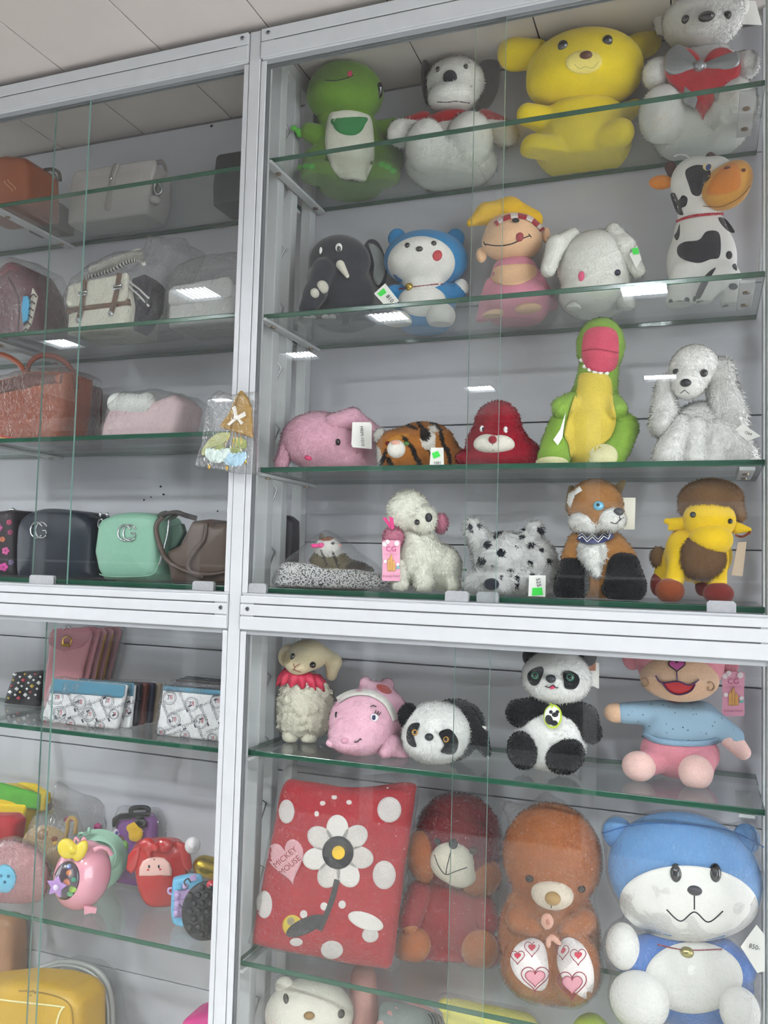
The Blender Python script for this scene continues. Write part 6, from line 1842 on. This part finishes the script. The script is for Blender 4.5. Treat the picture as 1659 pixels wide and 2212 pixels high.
for k, (lab, c) in enumerate((('black wallet second in the right pack by the post', '2a2a30'), ('grey wallet in the middle of the right pack by the post', '6a6870'), ('dark brown wallet fourth in the right pack by the post', '3c2c28'), ('charcoal wallet at the back of the right pack by the post', '34343a'), ('navy wallet at the far back of the right pack by the post', '2a3040'))):
    dx = 8 + k * 9
    wallet(lab, [(352 + dx, 1476 - k * 4), (505 + dx, 1488 - k * 3), (498 + dx, 1598 - k * 3), (340 + dx, 1580 - k * 3)], .3, LEA(c), 0.112 + 0.028 * k, 'wallets in the right pack', print_=False, film=(k in (1, 4)), half=7)

# ------------------------------------------------------------------ lower left bay: small bags and toys
t = Thing('cloth_pouch', 'green and yellow folded cloth pouch at the left edge of the purse shelf', 'pouch', 20, 1880, L6, Y=0.258, face=0)
t.blob('body', [PL([(-60, 1700), (20, 1698), (84, 1718), (84, 1745), (56, 1752), (40, 1876), (-60, 1870)], 18, 0, 10, 8)], cloth('e0be2c'), res=44, snap=True)
t.blob('green_fold', [PL([(-60, 1688), (0, 1692), (82, 1716), (80, 1752), (56, 1748), (0, 1732), (-60, 1726)], 6, 18, 5)], cloth('5aa63c'), res=44)
t.blob('yellow_fold', [PL([(-60, 1730), (0, 1735), (55, 1738), (52, 1766), (-60, 1762)], 5, 22, 4)], cloth('e8c832'), res=36)
t.blob('back_fold', [PL([(30, 1690), (70, 1694), (98, 1712), (94, 1752), (80, 1756), (74, 1712)], 6, 10, 4)], cloth('d8ba34'), res=36)
t = Thing('cloth_pouch', 'red cloth pouch at the left edge above the pink fluffy purse', 'pouch', 5, 1900, L6, Y=0.185, face=0)
t.blob('body', [PL([(-60, 1762), (20, 1762), (34, 1776), (28, 1812), (20, 1900), (-60, 1900)], 16, 0, 8, 6)], cloth('b02a34'), res=38, snap=True)

t = Thing('fluffy_purse', 'pink fluffy purse with a round blue face in plastic at the left edge', 'purse', 30, 1968, L6, Y=0.095, face=0.15)
t.blob('body', [E(25, 1890, 80, 74, 34)], cloth('d9a0a4'), res=42, snap=True); t.fur(5000, 8, 1.6, 0.5)
t.blob('face', [E(10, 1898, 26, 32, 8, 33)], cloth('6fb2cc'), res=26)
for x, y in ((2, 1892), (18, 1893), (10, 1905)): t.bead(x, y, 3, 3, 'eye', plain('35708c', 0.4))
t.blob('plastic_wrap', [E(26, 1888, 88, 82, 38)], FILM2(), res=44, noise=3, nfreq=70, target=False)

t = Thing('plush_purse', 'beige plush purse with a looped handle and wooden disc in plastic', 'purse', 110, 1955, L6, Y=0.188, face=0.05)
t.blob('body', [E(100, 1830, 54, 48, 22), E(100, 1895, 52, 46, 22)], cloth('b89c72'), k=14, res=40, snap=True)
t.tube([(140, 1812, 20), (146, 1790, 22), (146, 1775, 22), (154, 1766, 22), (164, 1774, 22), (162, 1800, 20)], 4, 'handle', cloth('a88a58'))
t.bead(92, 1802, 17, 17, 'disc_rim', plain('c0a078', 0.5), depth=6); t.bead(92, 1802, 12, 12, 'wooden_disc', plain('9a6a3c', 0.5), depth=9)
for x, y, c in ((118, 1812, '8a4a2c'), (120, 1822, 'd8a83c'), (128, 1832, '3c8a8c')): t.bead(x, y, 6, 5, 'charm', plain(c, 0.4))
t.blob('plastic_wrap', [PL([(52, 1800), (66, 1765), (110, 1755), (142, 1762), (150, 1800), (148, 1930), (56, 1930)], 24, 0, 14, 4)], FILM2(), res=42, noise=3, nfreq=80, target=False)

t = Thing('round_bag', 'mint green ribbed round bag behind the pink egg shaped bag', 'bag', 225, 1955, L6, Y=0.226, face=0.3)
mt = plain('9cc4ae', 0.5)
t.blob('body', [E(212, 1850, 56, 54, 24)], mt, res=40, snap=True)
for k in range(9):
    s_ = 0.55 + 0.05 * k
    c = ellipse(212, 1850, 60 * s_ + 6, 55 * s_ + 5, 0, 36)
    P = np.array([t.L(a, b, 26 - k * 6) for a, b in c]); v, f = sweep(np.concatenate([P, P[:1]]), 2.4 * t.s, 6, cap=False); mesh_obj('rib', v, f, mt, t.root)
t.bead(192, 1795, 4, 8, 'knob', mt, dz=20); t.tube([(168, 1808, 30), (172, 1800, 34), (180, 1800, 34)], 2.5, 'loop', mt)
t.blob('base', [E(205, 1940, 44, 36, 30)], mt, res=30)

t = Thing('egg_bag', 'glossy pink egg shaped bag with clear window and yellow bow', 'bag', 190, 1975, L6, Y=0.125)
pg = plain('dd98a8', 0.14, spec=0.6, coat=0.6)
t.blob('body', [E(178, 1890, 62, 76, 54, 0, -8)], pg, res=50, snap=True)
t.blob('bow', [E(145, 1833, 20, 24, 8, 42, 30), E(174, 1838, 14, 24, 8, 44, -25), E(158, 1836, 8, 9, 8, 48)], plain('dcc43a', 0.3), k=5, res=36)
t.decal(ellipse(143, 1902, 28, 43, -12), 'window', plain('4a3c48', 0.1, coat=0.8), off=0.001)
for x, y, r, c in ((150, 1885, 7, 'c8702c'), (146, 1905, 9, 'b85a24'), (158, 1920, 9, '8ab03c'), (160, 1900, 6, '3c9a7c'), (152, 1930, 7, '7ac08a'), (150, 1872, 6, '5a6ab0')): t.bead(x, y, r, r * .9, 'sweet', plain(c, 0.3), depth=3)
st = [(122 + (24 if i % 2 == 0 else 13) * math.sin(i * math.pi / 5 + .2), 1916 - (26 if i % 2 == 0 else 14) * math.cos(i * math.pi / 5 + .2)) for i in range(10)]
t.blob('star_patch', [PL(st, 3, 58, 2)], plain('b088c4', 0.3), res=44); t.bead(121, 1917, 7, 7, 'star_button', plain('d8c4e4', 0.3), dz=64)
t.blob('window_dome', [E(143, 1902, 27, 42, 16, 44, -12)], sheet('clear_dome', (0.96, 0.95, 0.97), 0.06, power=3.0, rough=0.02), res=34, target=False)
t.card([(181, 1957), (209, 1962), (207, 1975), (196, 1972), (182, 1977)], 44, 8, 'catch', pg)
p = spline([(202, 1836, 50), (216, 1830, 50), (232, 1834, 46), (240, 1846, 42)], 20)
P = np.array([t.L(*q) for q in p]); v, f = sweep(P, [4.4 * t.s * (1 + .25 * (i % 2)) for i in range(len(P))], 8); mesh_obj('twisted_handle', v, f, pg, t.root)
for x in (160, 176): t.tube([(x, 1818, 40), (x + 4, 1810, 42), (x + 10, 1816, 40)], 3, 'ear_loop', pg)

t = Thing('toy_case', 'small black and purple clear toy case behind the red purse', 'toy case', 290, 1935, L6, Y=0.281, face=0.0)
pu = plain('8a4a9c', 0.25); bk = plain('17171c', 0.2)
t.blob('body', [PL([(246, 1775), (256, 1760), (318, 1758), (330, 1776), (330, 1926), (246, 1920)], 11, 0, 8, 4)], pu, res=42, snap=True)
t.blob('frame', [PL([(241, 1768), (256, 1758), (318, 1754), (322, 1764), (258, 1772), (246, 1790), (241, 1786)], 4, 15, 3), E(304, 1778, 14, 12, 6, 20)], bk, k=2, res=44)
t.tube([(284, 1760, 10), (286, 1746, 12), (318, 1746, 12), (320, 1762, 10)], 5, 'handle', bk); t.blob('fluff', [E(292, 1798, 18, 22, 8, 20)], cloth('dcb02c'), res=28, noise=2, nfreq=150)
t.bead(252, 1800, 8, 9, 'flower_charm', plain('e2d4e4', 0.5), depth=5); t.bead(252, 1799, 4, 4, 'charm_button', plain('5a5ac0', 0.4), depth=7); t.bead(270, 1826, 8, 10, 'green_charm', plain('7ab04a', 0.4)); t.bead(262, 1812, 8, 6, 'brown_charm', plain('7a4a34', 0.5))
t.blob('plastic_wrap', [PL([(238, 1775), (250, 1745), (330, 1750), (345, 1780), (340, 1905), (238, 1905)], 15, 0, 10, 6)], FILM2(), res=34, noise=1.5, nfreq=90, target=False)

t = Thing('silicone_purse', 'red silicone purse with drooping ear flaps and a cream face panel', 'purse', 345, 1962, L6, Y=0.205)
rs = plain('b01418', 0.2, spec=0.6, coat=0.3)
t.blob('body', [PL([(288, 1835), (310, 1818), (380, 1816), (402, 1838), (406, 1890), (396, 1930), (376, 1953), (345, 1958), (318, 1953), (302, 1930), (292, 1890)], 24, 0, 12, 10, 50)], rs, res=48, snap=True)
t.blob('ear_flap', [PL([(304, 1828), (290, 1832), (276, 1850), (272, 1880), (284, 1890), (296, 1876), (304, 1850)], 8, 22, 6, 4)], rs, res=32); t.blob('ear_flap', [PL([(378, 1818), (400, 1824), (412, 1848), (416, 1876), (406, 1886), (394, 1872), (386, 1840)], 8, 22, 6, 4)], rs, res=32)
t.blob('bow', [E(318, 1824, 16, 15, 10, 34, 10), E(356, 1826, 18, 16, 10, 34, -20), E(336, 1830, 9, 10, 9, 40), E(322, 1842, 8, 10, 8, 34)], rs, k=5, res=36)
fp = [(300, 1892), (301, 1875), (308, 1860), (322, 1853), (338, 1851), (354, 1853), (366, 1864), (371, 1878), (371, 1892)]
t.decal(fp, 'face_panel', plain('e6b8ae', 0.3), off=0.003, c=(336, 1878))
for x, y, rx, ry, c in ((322, 1872, 2.2, 4, '17171c'), (343, 1872, 2.2, 4, '17171c'), (320, 1879, 3, 2, 'c0283c'), (346, 1878, 3, 2, 'c0283c'), (333, 1857, 1.6, 1.6, '3c2020')): t.decal(ellipse(x, y, rx, ry, 0, 12), 'face_print', plain(c, 0.4), off=0.004, rings=2)


def popper(t, cx, cy, r, mat): t.bead(cx, cy, r, r, 'bubble', mat, depth=r * .8, sink=.2, n=10)


t = Thing('bubble_purse', 'blue and lilac push bubble purse behind the black one', 'purse', 400, 2012, L6, Y=0.135)
bb = plain('6ab4d8', 0.35); lil = plain('c4a8d8', 0.35)
t.blob('body', [PL([(372, 1910), (384, 1898), (420, 1893), (440, 1905), (440, 1990), (420, 2005), (386, 2004), (370, 1985)], 12, 0, 8, 4, 40)], bb, res=40, snap=True)
t.blob('lilac_panel', [PL([(376, 1925), (430, 1918), (430, 1975), (376, 1983)], 2, 14, 1.5)], lil, res=34)
for x, y, m in ((383, 1934, lil), (383, 1953, lil), (381, 1972, lil), (400, 1914, lil), (394, 1995, bb), (388, 1916, bb)): popper(t, x, y, 7, m)
for y in (1925, 1944, 1963, 1982): t.stroke([(372, y + 1), (400, y - 2)], 1.6, 'groove', plain('9a86b8', 0.5), straight=True, off=0.003)
t.tube([(371, 1932, 8), (364, 1928, 8), (364, 1920, 8), (372, 1918, 8)], 2.2, 'ring', lil); t.card([(410, 1892), (424, 1888), (424, 1902), (410, 1904)], 16, 2, 'lilac_tab', lil)
t = Thing('bubble_purse', 'round black push bubble purse with a red button against the middle post', 'purse', 450, 2036, L6, Y=0.090)
bk2 = plain('1b1d22', 0.45)
t.blob('body', [E(446, 1968, 54, 66, 16)], bk2, res=44, snap=True)
for i in range(-3, 4):
    for j in range(-3, 4):
        x = 446 + i * 18 + (9 if j % 2 else 0); y = 1968 + j * 17
        if ((x - 446) / 54) ** 2 + ((y - 1968) / 66) ** 2 < .74: popper(t, x, y, 7, bk2)
for k in range(-3, 4): t.stroke([(446 + k * 14 - 18, 1968 - 40 + abs(k) * 8), (446 + k * 14 + 12, 1968 + 40 - abs(k) * 8)], 1.8, 'ridge', bk2, straight=True, off=0.002)
t.bead(455, 1911, 9, 10, 'red_button', plain('c02438', 0.3), depth=6); t.bead(456, 1911, 3, 3, 'white_dot', plain('e8e0e0', 0.3), depth=7)
t.tube([(402, 1914, 12), (398, 1905, 14), (406, 1898, 14), (412, 1906, 12)], 1.6, 'cord', bk2)

t = Thing('glitter_bag', 'shiny gold foil bag behind the black bubble purse', 'bag', 470, 1990, L6, Y=0.258)
gf = plain('b89a2c', 0.25, metal=0.8, bump=0.5, scale=120, var=0.3)
t.blob('body', [C(440, 1870, 0, 520, 1890, 0, 24, 22), E(492, 1930, 52, 48, 22)], gf, k=10, res=44, snap=True, noise=2, nfreq=70)
t.blob('spool', [E(416, 1826, 17, 19, 12, 20), E(416, 1826, 9, 10, 14, 24)], plain('dcd6d8', 0.4), k=2, res=26)
t = Thing('plastic_bag', 'crumpled clear plastic bag with magenta scraps against the back wall', 'bag', 190, 1930, L6, Y=0.29)
t.blob('film', [PL([(108, 1760), (115, 1700), (125, 1690), (150, 1705), (205, 1722), (235, 1740), (250, 1770), (246, 1905), (108, 1910)], 9, 0, 10, 6)], FILM2(), res=44, noise=3, nfreq=60, snap=True)
t.blob('scrap', [E(148, 1770, 12, 7, 8, 0), E(215, 1785, 14, 9, 8, 0)], plain('c0307c', 0.5), res=26)

# lowest left shelf
t = Thing('handbag', 'gold yellow soft handbag with a clear pocket at the bottom left corner', 'bag', 80, 2420, L7, Y=0.10, face=0)
gy = LEA('b8932c', 0.4)
t.blob('body', [PL([(-80, 2135), (20, 2124), (100, 2130), (148, 2146), (170, 2172), (172, 2400), (-80, 2440)], 42, 0, 18, 12)], gy, res=50, snap=True)
t.stroke([(-60, 2150), (20, 2162), (110, 2172), (140, 2176)], 4, 'pocket_edge', plain('d8cf9a', 0.3), off=0.003); t.stroke([(138, 2174), (128, 2190), (120, 2220)], 4, 'pocket_edge', plain('d8cf9a', 0.3), off=0.003)
t.stroke([(40, 2140), (100, 2146), (150, 2170), (158, 2230)], 3, 'seam', LEA('8a6a1c'), off=0.003)
for i in range(6): t.bead(56 + i * 5, 2140 + (i % 3) * 5, 2.4, 1.6, 'studs', LEA('8a6a1c'), n=8)
t = Thing('clear_bag', 'clear vinyl rounded bag holding a maroon purse with gold chain', 'bag', 170, 2420, L7, Y=0.228, face=0)
rim = plain('9a9c98', 0.3)
t.blob('purse', [PL([(80, 2130), (120, 2122), (150, 2120), (200, 2135), (212, 2170), (214, 2400), (80, 2420)], 15, 0, 10, 6)], LEA('4a2028', 0.35), res=40, snap=True)
op = [(62, 2120, 20), (90, 2092, 20), (140, 2078, 20), (190, 2086, 20), (222, 2110, 20), (238, 2150, 20), (242, 2220, 20), (240, 2400, 20)]
t.tube(op, 6, 'rim', rim, n=50); t.tube([(a - 8, b + 8, c + 24) for a, b, c in op], 3, 'inner_rim', rim, n=50)
t.blob('clear_panel', [PL([(60, 2125), (90, 2094), (140, 2080), (190, 2088), (220, 2112), (236, 2150), (240, 2220), (238, 2405), (60, 2430)], 24, 0, 12, 4)], sheet('clear_vinyl', (0.86, 0.88, 0.87), 0.05, power=3.0, rough=0.03, haze=0.02, scale=20), res=40, target=False)
p = spline([(200, 2130, 40), (196, 2145, 42), (190, 2152, 42), (182, 2158, 42), (176, 2168, 42), (172, 2178, 42)], 10)
for i, q in enumerate(p):
    P = np.array([t.L(q[0] + 4 * math.cos(a) * (1 if i % 2 else .5), q[1] + 5 * math.sin(a), q[2]) for a in np.linspace(0, 2 * math.pi, 12)]); v, f = sweep(P, 1.2 * t.s, 6, cap=False); mesh_obj('chain_link', v, f, GOLD, t.root)
t.tube([(196, 2140, 44), (204, 2150, 44), (206, 2160, 44), (198, 2164, 44), (194, 2156, 44)], 2, 'clasp', GOLD, closed=True)
t = Thing('handbag', 'tan leather handbag corner at the left edge below the pink fluffy purse', 'bag', -20, 2340, L7, Y=0.262, face=0)
t.blob('body', [PL([(-90, 1990), (0, 1982), (18, 1988), (27, 2015), (26, 2050), (20, 2340), (-90, 2360)], 22, 0, 10, 6)], LEA('a87c5c', 0.45), res=40, snap=True)
t = Thing('handbag', 'magenta pink handbag at the bottom beside the middle post', 'bag', 440, 2440, L7, Y=0.14, face=0)
t.blob('body', [PL([(385, 2230), (392, 2205), (420, 2196), (470, 2198), (488, 2204), (488, 2470), (385, 2462)], 40, 0, 12, 6)], LEA('c4207c', 0.4), res=36, snap=True)
